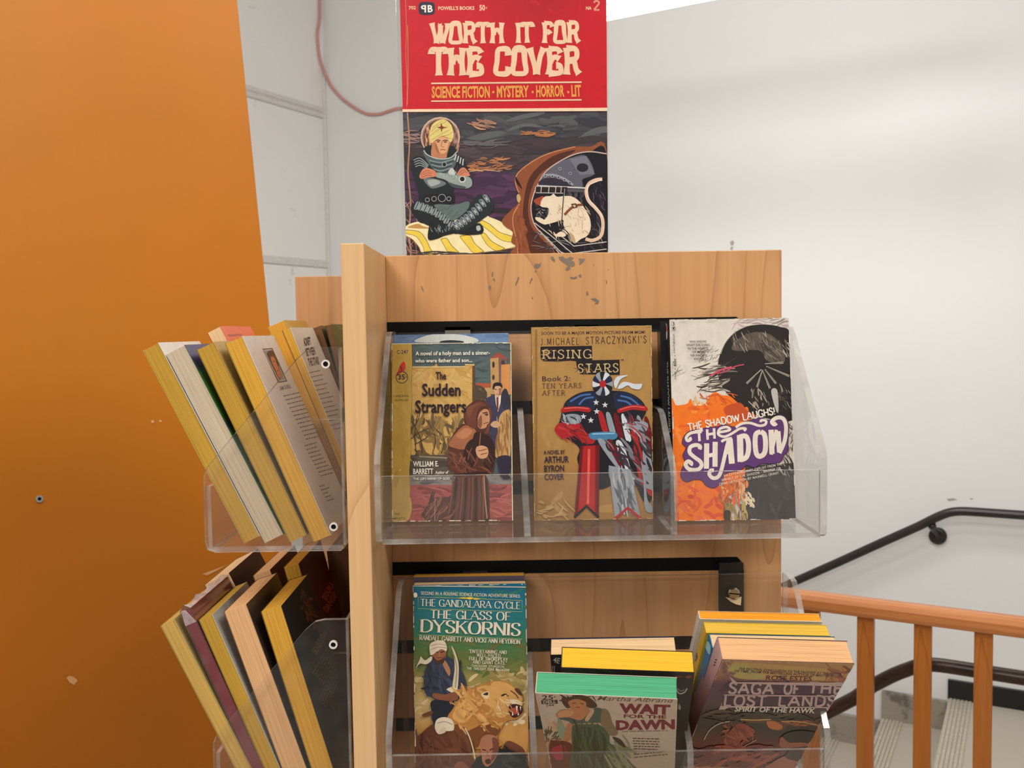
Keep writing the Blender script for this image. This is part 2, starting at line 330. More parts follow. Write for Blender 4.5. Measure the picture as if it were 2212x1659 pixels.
# ochre panel behind the rack's left side
PY = at(515, 0, 1.7); pd = Vector((math.cos(math.radians(20)), math.sin(math.radians(20)), 0)); pn = Vector((pd.y, -pd.x, 0))
op = empty('partition_panel', Matrix.Translation((PY.x - .5, PY.y - .18, 0)), 'tall ochre painted panel with a slanted edge, left of the book rack', 'panel'); INV = op.matrix_world.inverted()
def onp(x, y, off=0): return atp(x, y, PY + pn * off, pn)
tl, bl_ = onp(490, -220), onp(595 + 80 * (1659 - 700) / 700 + 48, 2080); far = pd * 1.5
mb = MB(); q = [INV @ p for p in (tl, bl_, bl_ - far - pd * .3, tl - far)]
for p in (q[1], q[2]): p.z = 0
mb.face(q); mb.face([p - pn * .03 for p in q][::-1])
for i in range(4): mb.face([q[i], q[(i + 1) % 4], q[(i + 1) % 4] - pn * .03, q[i] - pn * .03][::-1])
for pts in ([(143, 1464), (150, 1459), (160, 1462), (168, 1470), (160, 1480), (150, 1474)], [(326, 909), (331, 907), (334, 912), (328, 914)], [(343, 908), (348, 907), (350, 911), (345, 912)], [(436, 1240), (470, 1228), (492, 1219), (470, 1232), (448, 1243)]):
    mb.face([INV @ onp(x, y, .0012) for x, y in pts], 1)
mb.build('board', [ORANGE, plain('board_scuff', (226, 176, 120), .6)], op)
mb = MB(); c = onp(86, 1077); mb.tube([INV @ (c - pn * .001), INV @ (c + pn * .003)], .0062, 14); mb.build('screw', CHROME, op)
mb = MB(); mb.tube([INV @ (c + pn * .003), INV @ (c + pn * .0034)], .003, 10); mb.build('screw_socket', BLACK, op)

# ------------------------------------------------------------------ pinwheel book rack
RT = 1.7425
PX0, PX1, Y1, Y2, Y3 = -.1355, -.1166, .740, .864, 1.15
rack = empty('book_display_rack', Matrix.Translation((.05, 1.0, 0)), 'tall maple wood pinwheel rack carrying clear acrylic book trays', 'rack'); INV = rack.matrix_world.inverted()
def panel(a, b, mat, extra=None):
    mb = MB(); mb.box(a, b, M=INV)
    if extra: extra(mb)
    return mb.build('panel', [mat, BARK], rack, bevel=.0008)
cE2 = lambda L: [(820 + x / 2.458, 520 + y / 2.458) for x, y in L]
CHIPS = [[(908, 86), (922, 84), (932, 106), (926, 112), (914, 104)], [(950, 86), (972, 83), (988, 96), (1002, 92), (1012, 84), (1030, 92), (1016, 104), (1034, 112), (1036, 132), (1020, 138), (1010, 128), (1012, 150), (992, 160), (988, 148), (1000, 134), (984, 120), (970, 112), (956, 100)],
         [(1056, 93), (1074, 97), (1090, 96), (1084, 110), (1068, 124), (1060, 128), (1062, 108)], [(820, 132), (832, 120), (846, 124), (856, 117), (854, 134), (838, 148), (824, 142)], [(828, 154), (833, 158), (828, 168), (824, 164)],
         [(598, 162), (604, 170), (601, 190), (595, 186)], [(606, 196), (613, 212), (608, 216), (602, 205)], [(737, 188), (741, 200), (731, 222), (722, 240), (719, 236), (728, 214)], [(806, 196), (813, 200), (804, 218), (798, 230), (795, 226), (802, 210)],
         [(1010, 190), (1030, 194), (1046, 188), (1050, 198), (1030, 204), (1014, 200)], [(1056, 182), (1068, 178), (1072, 190), (1062, 196)], [(1199, 206), (1206, 212), (1208, 226), (1202, 228), (1204, 216)], [(1100, 268), (1106, 272), (1108, 288), (1100, 290), (1098, 278)],
         [(808, 298), (815, 302), (813, 310), (808, 306)], [(218, 236), (226, 244), (236, 270), (228, 264)], [(578, 240), (590, 238), (592, 252), (584, 262), (580, 252)], [(1120, 308), (1144, 304), (1166, 318), (1160, 334), (1140, 336), (1150, 326), (1134, 316)], [(1133, 122), (1139, 130), (1136, 133)], [(1210, 148), (1216, 153), (1212, 156)]]
def chips(mb):
    for k, L in enumerate(CHIPS): mb.face([INV @ at(x, y, Y2 - .0003) for x, y in cE2(L)], 1)
panel((PX1, Y2, .12), (.254, Y2 + .019, RT), MAPLE, chips)
panel((PX0, Y1, .12), (PX1, Y3 + .0, RT), MAPLE_EDGE)
panel((-.2682, Y3, .12), (.131, Y3 + .019, RT), MAPLE)
panel((.131, Y2 + .0192, .12), (.15, Y3 + .143, RT), MAPLE_EDGE)
mb = MB(); mb.box((PX1 + .002, Y2 + .021, .1), (.129, Y3 - .002, .14), M=INV); mb.build('base_board', MAPLE, rack)
mb = MB(); mb.box((PX1 + .0005, Y2 + .0195, RT - .034), (.1305, Y3 - .0005, RT - .016), M=INV); mb.build('top_board', MAPLE, rack)
mb = MB(); mb.tube([(-.045, 0, 0), (-.045, 0, .1)], .16, 24); mb.build('turntable_base', IRON, rack)
for z in [1.6805 - .076 * k for k in range(7)]:                                   # black slots that take the tray hooks
    mb = MB(); e = .2155
    mb.prism([(PX1 + .0002, z - .0125), (e, z - .0125), (e, z - .004), (e - .004, z), (PX1 + .0002, z)], lambda a, b, t: INV @ Vector((a, t, b)), Y2 - .0006, Y2 + .004); mb.build('slot_channel', BLACK, rack)
    mb = MB(); mb.box((PX0 - .0006, Y1 + .03, z - .0125), (PX0 + .004, Y3 - .0002, z), M=INV); mb.build('slot_channel', BLACK, rack)

# ------------------------------------------------------------------ clear trays
TL_, LIP, TH = .366, .056, .173
END = [(.008, .004), (.012, 0), (.119, 0), (.126, .003), (.1275, .010), (.1268, .066), (.124, .073), (.045, .164), (.036, .1715), (.028, TH), (.008, TH)]
DIV = [(.011, .004), (.122, .004), (.122, .052), (.116, .060), (.066, .098), (.055, .101), (.011, .101)]
RZL = Matrix.Rotation(-math.pi / 2, 4, 'Z')
def tray(M, label, divs, clips, lean1=0, bracket=None, screws=()):
    t = empty('book_tray', M, label, 'tray', 'clear acrylic book trays on the rack')
    P = lambda name, a, b, mat=(ACRYL, ACRYLE): None
    def plate(name, pts, fn, t0, t1):
        mb = MB(); mb.prism(pts, fn, t0, t1, 0, 1); return mb.build(name, [ACRYL, ACRYLE], t)
    E_ = .0052
    plate('back_plate', [(E_, .004), (TL_ - E_, .004), (TL_ - E_, TH - .001), (E_, TH - .001)], lambda a, b, k: (a, -k, b), .008, .0108)
    plate('floor_plate', [(E_, .011), (TL_ - E_, .011), (TL_ - E_, .1225), (E_, .1225)], lambda a, b, k: (a, -b, k), .0003, .0038)
    plate('lip', [(E_, .0003), (TL_ - E_, .0003), (TL_ - E_, LIP), (E_, LIP)], lambda a, b, k: (a, -k, b), .1228, .1262)
    plate('end_plate', END, lambda a, b, k: (k, -a, b), 0, .005); plate('end_plate', END, lambda a, b, k: (k, -a, b), TL_ - .005, TL_)
    for i, x in enumerate(divs):
        sh = lean1 if i == 0 else 0
        plate('divider', DIV, lambda a, b, k: (k - sh * b / .1, -a, b), x - .0026, x + .0026)
    for x, w, h in clips:
        mb = MB(); mb.box((x - w / 2, -.0122, TH - .008), (x + w / 2, -.0112, TH + .0035)); mb.box((x - w / 2, -.0122, TH + .0005), (x + w / 2, -.0008, TH + .0035)); mb.build('hook_clip', STEEL, t)
    for x, z, sx in screws:                                                        # hollow rivets through the end plate
        mb = MB(); R = .0036
        for k in range(20):
            a, b = k * math.pi / 10, (k + 1) * math.pi / 10
            p = lambda q, r, u: (u, -x + r * math.cos(q), z + r * math.sin(q))
            for (ra, ua, rb, ub) in ((R, sx, R, sx + .0022), (R, sx + .0022, R * .62, sx + .0022), (R * .62, sx + .0022, R * .62, sx)):
                mb.face([p(a, ra, ua), p(b, ra, ua), p(b, rb, ub), p(a, rb, ub)], 0)
        mb.face([p(k * math.pi / 10, R * .62, sx + .0006) for k in range(20)], 1)
        mb.build('rivet', [WHITEM, BLACK], t)
    if bracket:
        x, z0, z1 = bracket
        mb = MB(); mb.box((x - .012, -.0072, z0), (x + .012, -.0055, z1)); mb.box((x - .0115, -.0076, z1 - .002), (x + .0115, -.0008, z1 + .006)); b = mb.build('bracket', DARKSTRIP, t, bevel=.0006)
        mb = MB(); c = Vector((x + .001, -.0112, z1 - .0215)); mb.tube([c, c - Vector((0, .0022, 0)), c - Vector((0, .0034, 0))], [.0056, .0056, .0044], 20); mb.build('screw', CHROME, b)
        mb = MB(); mb.box((-.0052, -.0037, -.0005), (.0052, -.0034, .0005), M=Matrix.Translation(c) @ Matrix.Rotation(.12, 4, 'Y')); mb.build('screw_slot', BLACK, b)
        mb = MB(); mb.prism([(x - .0065, z1 - .0255), (x + .0005, z1 - .0272), (x + .0085, z1 - .0253), (x + .0078, z1 - .0335), (x + .0035, z1 - .0325), (x - .0015, z1 - .0300)], lambda a, b_, k: (a, -k, b_), .0112, .0116); mb.build('torn_label', PAPER, t)
    return t
XT = -.1125
LEFT_Y = .772
tray(Matrix.Translation((XT, Y2, 1.4985)), 'upper clear acrylic tray on the front of the rack', (.1235, .243), ((.063, .0235, 0), (.182, .022, 0)), .004)
tray(Matrix.Translation((XT + .004, Y2, 1.2665)), 'lower clear acrylic tray on the front of the rack with black bracket and screw', (.1235, .2515), ((.071, .0235, 0),), .003, (.313, .095, .176))
tray(Matrix.Translation((PX0, LEFT_Y + TL_, 1.4862)) @ RZL, 'upper clear acrylic tray on the left side of the rack', (.1235, .243), ((.3, .0235, 0),), 0, None, ((.0205, .159, TL_), (.0175, .021, TL_)))
tray(Matrix.Translation((PX0, LEFT_Y + TL_, 1.2535)) @ RZL, 'lower clear acrylic tray on the left side of the rack', (.1235, .243), ((.3, .0235, 0),), 0, None, ((.0205, .152, TL_),))

# ------------------------------------------------------------------ lettering
_cache = {}
def glyphs(s, bold=0.0, shear=0.0, res=2):
    """outline text as triangles, baseline at 0, scaled so that a capital is 1 high"""
    k = (s, bold, shear, res)
    if k in _cache: return _cache[k]
    c = bpy.data.curves.new('lettering', 'FONT'); c.body = s; c.offset = bold; c.shear = shear; c.resolution_u = res; c.fill_mode = 'FRONT'
    o = bpy.data.objects.new('lettering', c); COL.objects.link(o); bpy.context.view_layer.update()
    me = bpy.data.meshes.new_from_object(o.evaluated_get(bpy.context.evaluated_depsgraph_get()))
    V = [(v.co.x, v.co.y) for v in me.vertices]; T = [tuple(p.vertices) for p in me.polygons]
    bpy.data.objects.remove(o); bpy.data.curves.remove(c); bpy.data.meshes.remove(me)
    _cache[k] = (V, T); return _cache[k]
CAPH = max(y for x, y in glyphs('H')[0])
# single-stroke capitals, drawn with a broad pen of any weight, contrast, flare or serif; '~' marks a curved stroke
SK = {
 'A': (.86, [(0, 0, .43, 1), (.43, 1, .86, 0), (.17, .36, .69, .36)]), 'B': (.66, [(.08, 0, .08, 1), ('~', .08, 1, .42, .99, .6, .87, .56, .62, .4, .54, .08, .54), ('~', .08, .54, .45, .53, .66, .4, .66, .16, .48, .01, .08, 0)]),
 'C': (.78, [('~', .76, .74, .68, .95, .42, 1, .16, .88, .05, .5, .16, .12, .42, 0, .68, .05, .76, .26)]), 'D': (.8, [(.08, 0, .08, 1), ('~', .08, 1, .45, .98, .72, .78, .76, .5, .72, .22, .45, .02, .08, 0)]),
 'E': (.62, [(.08, 0, .08, 1), (.08, 1, .6, 1), (.08, .52, .5, .52), (.08, 0, .6, 0)]), 'F': (.6, [(.08, 0, .08, 1), (.08, 1, .6, 1), (.08, .52, .5, .52)]),
 'G': (.82, [('~', .76, .76, .68, .95, .42, 1, .16, .88, .05, .5, .16, .12, .42, 0, .64, .04, .76, .16), (.76, 0, .76, .42), (.52, .42, .8, .42)]), 'H': (.78, [(.08, 0, .08, 1), (.7, 0, .7, 1), (.08, .5, .7, .5)]),
 'I': (.2, [(.1, 0, .1, 1)]), 'J': (.5, [('~', .4, 1, .4, .3, .36, .06, .2, 0, .04, .1)]), 'K': (.76, [(.08, 0, .08, 1), (.08, .42, .68, 1), (.28, .6, .74, 0)]), 'L': (.6, [(.08, 0, .08, 1), (.08, 0, .6, 0)]),
 'M': (.96, [(.08, 0, .1, 1), (.1, 1, .48, .12), (.48, .12, .86, 1), (.86, 1, .88, 0)]), 'N': (.82, [(.08, 0, .08, 1), (.08, 1, .74, 0), (.74, 0, .74, 1)]), 'O': (.86, [('~', .43, 1, .16, .9, .05, .5, .16, .1, .43, 0, .7, .1, .81, .5, .7, .9, .43, 1)]),
 'P': (.64, [(.08, 0, .08, 1), ('~', .08, 1, .44, .99, .62, .86, .62, .6, .44, .47, .08, .46)]), 'R': (.72, [(.08, 0, .08, 1), ('~', .08, 1, .44, .99, .62, .86, .62, .62, .44, .5, .08, .49), (.34, .5, .7, 0)]),
 'S': (.62, [('~', .56, .78, .5, .95, .3, 1, .1, .9, .08, .7, .24, .57, .44, .46, .57, .3, .52, .1, .3, 0, .1, .06, .04, .24)]), 'T': (.72, [(.36, 0, .36, 1), (0, 1, .72, 1)]), 'U': (.78, [('~', .08, 1, .08, .35, .16, .06, .39, 0, .62, .06, .7, .35, .7, 1)]),
 'V': (.8, [(0, 1, .4, 0), (.4, 0, .8, 1)]), 'W': (1.1, [(0, 1, .28, 0), (.28, 0, .55, .9), (.55, .9, .82, 0), (.82, 0, 1.1, 1)]), 'X': (.76, [(.02, 0, .74, 1), (.02, 1, .74, 0)]), 'Y': (.76, [(0, 1, .38, .48), (.76, 1, .38, .48), (.38, .5, .38, 0)]),
 'Z': (.7, [(.04, 1, .66, 1), (.66, 1, .04, 0), (.04, 0, .68, 0)]), ' ': (.34, []), "'": (.14, [(.07, 1, .07, .78)]), '.': (.2, [(.1, 0, .1, .1)]), ':': (.2, [(.1, .05, .1, .15), (.1, .55, .1, .65)]), '!': (.2, [(.1, .3, .1, 1), (.1, 0, .1, .1)]), ',': (.2, [(.12, .08, .04, -.14)]),
 '-': (.4, [(.04, .45, .36, .45)]), '2': (.6, [('~', .06, .78, .14, .96, .32, 1, .52, .9, .52, .66, .3, .36, .04, .02), (.04, 0, .58, 0)]), '"': (.3, [(.08, 1, .08, .8), (.22, 1, .22, .8)]),
}
# round-shouldered, flared poster capitals: narrow stems swelling to the foot and head
SKF = {
 'W': (1.0, [('~', .04, 1, .15, .6, .24, .3, .3, .02), ('~', .3, .02, .42, .3, .5, .6, .54, .86), ('~', .54, .86, .57, .6, .6, .3, .66, .02), ('~', .66, .02, .8, .35, .92, .7, .94, .98), (.4, .86, .62, .86)]),
 'O': (.74, [('~', .37, .97, .17, .93, .12, .5, .07, .1, .37, .04, .67, .1, .62, .5, .57, .93, .37, .97)]),
 'R': (.76, [('~', .14, .0, .17, .5, .14, 1), ('~', .14, .96, .5, .97, .62, .82, .56, .6, .18, .5), ('~', .3, .52, .5, .46, .58, .2, .72, .02)]),
 'T': (.72, [('~', .36, 0, .34, .5, .36, .98), ('~', .02, .78, .06, .94, .36, .94, .66, .94, .7, .78)]),
 'H': (.8, [('~', .12, 0, .16, .5, .12, 1), ('~', .68, 0, .64, .5, .68, 1), ('~', .18, .44, .3, .62, .44, .66, .62, .5)]),
 'I': (.3, [('~', .15, 0, .17, .5, .15, 1)]),
 'F': (.66, [('~', .14, 0, .17, .5, .14, 1), ('~', .14, .95, .5, .95, .62, .78), ('~', .18, .48, .36, .58, .5, .44)]),
 'C': (.74, [('~', .66, .72, .6, .94, .36, .97, .16, .9, .12, .5, .06, .1, .36, .03, .6, .07, .68, .3)]),
 'E': (.76, [('~', .12, 0, .17, .5, .12, 1), ('~', .12, .95, .52, .95, .66, .8), ('~', .18, .5, .4, .66, .62, .58), ('~', .12, .05, .5, .05, .68, .1, .64, .32, .46, .34)]),
 'V': (.78, [('~', .06, 1, .2, .6, .3, .3, .38, .02), ('~', .38, .02, .46, .3, .56, .7, .72, 1)]), ' ': (.34, []),
}

# ------------------------------------------------------------------ printed faces
class Art:
    """a printed rectangle w x h; drawings are given where the photograph shows them and carried onto the real surface"""
    def __init__(s, mb, M, to3, hit, w, h):
        s.mb, s.M, s.MI, s.to3, s.hit, s.w, s.h = mb, M, M.inverted(), to3, hit, w, h
        s.k = 0; s.C = (0, 0, 1); s.rnd = random.Random(7)
    def crop(s, ox, oy, sc): s.C = (ox, oy, sc); return s
    def loc(s, x, y):
        ox, oy, sc = s.C; d = ray(ox + x / sc, oy + y / sc); o = s.MI @ CAM; d = s.MI.to_3x3() @ d
        return s.hit(o, d)
    def clip(s, P):
        for ax, lim, sg in ((0, 0, 1), (0, s.w, -1), (1, 0, 1), (1, s.h, -1)):
            out = []
            for i in range(len(P)):
                a, b = P[i - 1], P[i]; da, db = (a[ax] - lim) * sg, (b[ax] - lim) * sg
                if (da >= 0) != (db >= 0):
                    t = da / (da - db); out.append((a[0] + (b[0] - a[0]) * t, a[1] + (b[1] - a[1]) * t))
                if db >= 0: out.append(b)
            P = out
            if len(P) < 3: return []
        return P
    def put(s, P, col, off):
        P = s.clip(P)
        if P: s.mb.face([s.to3(a, b, off) for a, b in P], 0, lin(col))
    def nxt(s, d=2.0): s.k += d; return s.k * 1e-6
    def poly(s, pts, col, smooth=False):
        off = s.nxt()
        if smooth: pts = [(p.x, p.y) for p in spline([(x, y, 0) for x, y in pts], 5, True)]
        L = [s.loc(*p) for p in pts]
        for t in geometry.tessellate_polygon([[Vector((a, b, 0)) for a, b in L]]): s.put([L[i] for i in t], col, off)
    def S(s, pts, col): s.poly(pts, col, True)
    def ell(s, cx, cy, rx, ry, col, n=20): s.poly([(cx + rx * math.cos(k * 2 * math.pi / n), cy + ry * math.sin(k * 2 * math.pi / n)) for k in range(n)], col)
    def ring(s, cx, cy, rx, ry, w, col, n=28): s.line([(cx + rx * math.cos(k * 2 * math.pi / n), cy + ry * math.sin(k * 2 * math.pi / n)) for k in range(n + 1)], w, col)
    def quads(s, pts, ws, col, off, ov=.12):
        n = len(pts); E = []
        for i in range(n):
            a = pts[max(i - 1, 0)]; b = pts[min(i + 1, n - 1)]; dx, dy = b[0] - a[0], b[1] - a[1]; l = math.hypot(dx, dy) or 1
            E.append(((pts[i][0] - dy / l * ws[i] / 2, pts[i][1] + dx / l * ws[i] / 2), (pts[i][0] + dy / l * ws[i] / 2, pts[i][1] - dx / l * ws[i] / 2)))
        L = [(s.loc(*a), s.loc(*b)) for a, b in E]
        for i in range(n - 1): s.put([L[i][0], L[i + 1][0], L[i + 1][1], L[i][1]], col, off + i * ov * 1e-6)
        s.k = max(s.k, off * 1e6 + n * ov)
    def line(s, pts, w, col, smooth=False, w2=None):
        if smooth: pts = [(p.x, p.y) for p in spline([(x, y, 0) for x, y in pts], 5)]
        n = len(pts); s.quads(pts, [w if w2 is None else w + (w2 - w) * i / (n - 1) for i in range(n)], col, s.nxt())
    def strokes(s, n, box, cols, ln, wd, ang=0, spread=.4, soft=.4):
        mean = [sum(c[i] for c in cols) / len(cols) for i in range(3)]
        x0, y0, x1, y1 = box; r = s.rnd
        for _ in range(n):
            x, y = r.uniform(x0, x1), r.uniform(y0, y1); a = ang + r.gauss(0, spread); l = ln * r.uniform(.4, 1.3) / 2; b = r.uniform(-.25, .25) * l
            c = r.choice(cols); j = r.randint(-6, 6); c = tuple(max(0, min(255, v * (1 - soft) + mean[i] * soft + j)) for i, v in enumerate(c))
            ca, sa = math.cos(a), math.sin(a); P = [(x - ca * l, y - sa * l), (x - sa * b, y + ca * b), (x + ca * l, y + sa * l)]
            P = [(p.x, p.y) for p in spline([(q[0], q[1], 0) for q in P], 3)]; w = wd * r.uniform(.5, 1.4)
            s.quads(P, [w * math.sqrt(max(0, math.sin(math.pi * (i + .2) / (len(P) - .6)))) for i in range(len(P))], c, s.nxt(1.0))
    def bg(s, fn, nx=8, ny=16):
        off = s.nxt()
        for i in range(nx):
            for j in range(ny):
                q = [(i / nx, j / ny), ((i + 1) / nx, j / ny), ((i + 1) / nx, (j + 1) / ny), (i / nx, (j + 1) / ny)]
                s.mb.face([s.to3(a * s.w, b * s.h, off) for a, b in q], 0, [lin(fn(a, 1 - b)) for a, b in q])
    def text(s, t, a, b, cap, col, bold=0.0, shear=0.0):
        """t set on the baseline from a to b, capitals cap high"""
        V, T = glyphs(t, bold, shear); xs = [v[0] for v in V]; x0, x1 = min(xs), max(xs); off = s.nxt()
        dx, dy = b[0] - a[0], b[1] - a[1]; l = math.hypot(dx, dy); nx, ny = dy / l, -dx / l
        if dx < 0: nx, ny = -nx, -ny
        if abs(dx) < abs(dy): nx, ny = (dy / l, -dx / l)
        L = []
        for x, y in V:
            u = (x - x0) / (x1 - x0); h = y / CAPH * cap; L.append(s.loc(a[0] + dx * u + nx * h, a[1] + dy * u + ny * h))
        for f in T: s.put([L[i] for i in f], col, off)
    def pen(s, t, a, b, cap, col, w=.16, contrast=0.0, serif=0.0, flare=0.0, gap=.16, up=None, font=SK, sw=.05, wx=1.0):
        """t in pen-drawn capitals on the baseline a-b; w = stroke weight in cap heights"""
        adv = 0; items = []
        for ch in t: g = font.get(ch) or SK[ch]; items.append((adv, g[1])); adv += g[0] + gap
        adv -= gap; dx, dy = b[0] - a[0], b[1] - a[1]; l = math.hypot(dx, dy); off = s.nxt()
        nx, ny = up if up else (dy / l, -dx / l)
        m = lambda x, y: (a[0] + dx * x / adv + nx * y * cap, a[1] + dy * x / adv + ny * y * cap)
        sx = l / adv / cap
        for x0, sts in items:
            for st_ in sts:
                cur = st_[0] == '~'; q = st_[1:] if cur else st_; P = [(x0 + q[i], q[i + 1]) for i in range(0, len(q), 2)]
                if cur: P = [(p.x, p.y) for p in spline([(x, y, 0) for x, y in P], 4)]
                elif flare: P = [(P[0][0] + (P[1][0] - P[0][0]) * k / 6, P[0][1] + (P[1][1] - P[0][1]) * k / 6) for k in range(7)]
                Q = [m(*p) for p in P]; n = len(P); ws = []
                for i in range(n):
                    p, r_ = P[max(i - 1, 0)], P[min(i + 1, n - 1)]; ex, ey = (r_[0] - p[0]) * sx, r_[1] - p[1]; v = abs(ey) / (math.hypot(ex, ey) or 1)
                    f = w * (1 - contrast + contrast * v ** 1.4)
                    if contrast and len(P) == 2 and ey * ex > 0: f = w * (1 - contrast * .82)
                    if flare: f *= 1 + flare * abs(2 * i / (n - 1) - 1) ** 3
                    ws.append(f * cap)
                s.quads(Q, ws, col, s.nxt(1.0), .4)
                if serif:
                    for e in (0, -1):
                        x, y = P[e]; x2, y2 = P[1 if e == 0 else -2]
                        if y in (0, 1) and abs(y2 - y) > abs(x2 - x) * .5:
                            yy = y + (sw / 2 if y == 0 else -sw / 2); s.quads([m(x - (w / 2 + serif) / sx, yy), m(x + (w / 2 + serif) / sx, yy)], [sw * cap] * 2, col, s.nxt(1.0))
    def blurb(s, a, b, dn, rows, hgt, col, seed=1, fill=(.7, 1.0)):
        """lines of print too small to read: rows of word-length dashes from a to b, each row shifted by dn"""
        r = random.Random(seed); off = s.nxt()
        for k in range(rows):
            o = (a[0] + dn[0] * k, a[1] + dn[1] * k); e = r.uniform(*fill); u = 0.0
            while u < e:
                l = r.uniform(.05, .17); v = min(e, u + l)
                P = [(o[0] + (b[0] - a[0]) * t, o[1] + (b[1] - a[1]) * t) for t in (u, v)]; s.quads(P, [hgt] * 2, col, off); u = v + .025
# ------------------------------------------------------------------ books
PG = {k: pages('pages_' + k, c, d) for k, c, d in (('cream', (232, 196, 150), (176, 138, 96)), ('peach', (228, 178, 128), (178, 126, 82)), ('pale', (206, 186, 160), (150, 128, 104)), ('ochre', (196, 152, 58), (138, 100, 28)),
      ('gold', (220, 166, 62), (158, 108, 30)), ('yellow', (242, 184, 52), (206, 142, 30)), ('orange', (255, 160, 44), (214, 112, 16)), ('green', (84, 168, 122), (54, 124, 90)), ('lemon', (228, 184, 70), (184, 138, 40)), ('straw', (206, 166, 88), (150, 112, 48)), ('brown', (120, 84, 50), (66, 42, 24)))}
CT = .00045
def book(M, W, H, T, page, label, front, back, spine, art=None, aback=None, aspine=None, group=None, mat=None, name='paperback_book', edge=None):
    b = empty(name, M, label, 'book', group); mat = mat or PRINT
    bev = .0004
    mb = MB(); mb.box((CT, CT + .0001, .0003), (W - .0006, T - CT - .0001, H - .0004)); mb.build('page_block', PG[page], b)
    def cover(nm, a, c, col, fn, to3, hit, w, h):
        mb = MB(); mb.box(a, c, 0, None, lin(col))
        if fn: fn(Art(mb, M, to3, hit, w, h))
        return mb.build(nm, mat, b)
    cover('front_cover', (0, 0, 0), (W, CT, H), front, art, lambda a, c, o: (a, -o, c), lambda o, d: (lambda t: (o.x + d.x * t, o.z + d.z * t))(-o.y / d.y), W, H)
    cover('back_cover', (0, T - CT, 0), (W, T, H), back, aback, lambda a, c, o: (a, T + o, c), lambda o, d: (lambda t: (o.x + d.x * t, o.z + d.z * t))((T - o.y) / d.y), W, H)
    cover('spine', (-.0002, CT, 0), (CT, T - CT, H), spine, aspine, lambda a, c, o: (-.0002 - o, a, c), lambda o, d: (lambda t: (o.y + d.y * t, o.z + d.z * t))(-o.x / d.x), T, H)
    return b
R = math.radians
FZ = {'paperbacks in the upper front tray': 1.5014, 'paperbacks in the lower front tray': 1.2705, 'paperbacks in the upper left tray': 1.4903, 'paperbacks in the lower left tray': 1.2575}
def sit(P, q, r, W, H, T, floor):
    """height of a book whose top point is P so that its lowest corner rests on the tray floor"""
    low = min((r @ Vector((x, y, 0))).z for x in (0, W) for y in (0, T)) - (r @ Vector((q.x, q.y, 0))).z
    h = (P.z + low - floor - .0002) / (r @ Vector((0, 0, 1))).z
    return max(H - .014, min(H + .014, h))
def front_book(px, py, Y, lean, W, H, T, *a, roll=0, yaw=0, **k):
    r = Matrix.Rotation(R(yaw), 4, 'Z') @ Matrix.Rotation(R(lean), 4, 'X') @ Matrix.Rotation(R(roll), 4, 'Y')
    P = at(px, py, Y); H = sit(P, Vector((0, 0, 0)), r, W, H, T, FZ[k['group']])
    return book(Matrix.Translation(P - r @ Vector((0, 0, H))) @ r, W, H, T, *a, **k)
def left_book(px, py, Y, lean, W, H, T, *a, top=True, dz=0, **k):
    r = RZL @ Matrix.Rotation(R(lean), 4, 'X')
    P = at(px, py, Y); fl = FZ[k['group']]
    if top: H = sit(P, Vector((W, 0, 0)), r, W, H, T, fl)
    else: P.z = fl + .0002
    return book(Matrix.Translation(P - r @ Vector((W, 0, H if top else 0))) @ r, W, H, T, *a, **k)

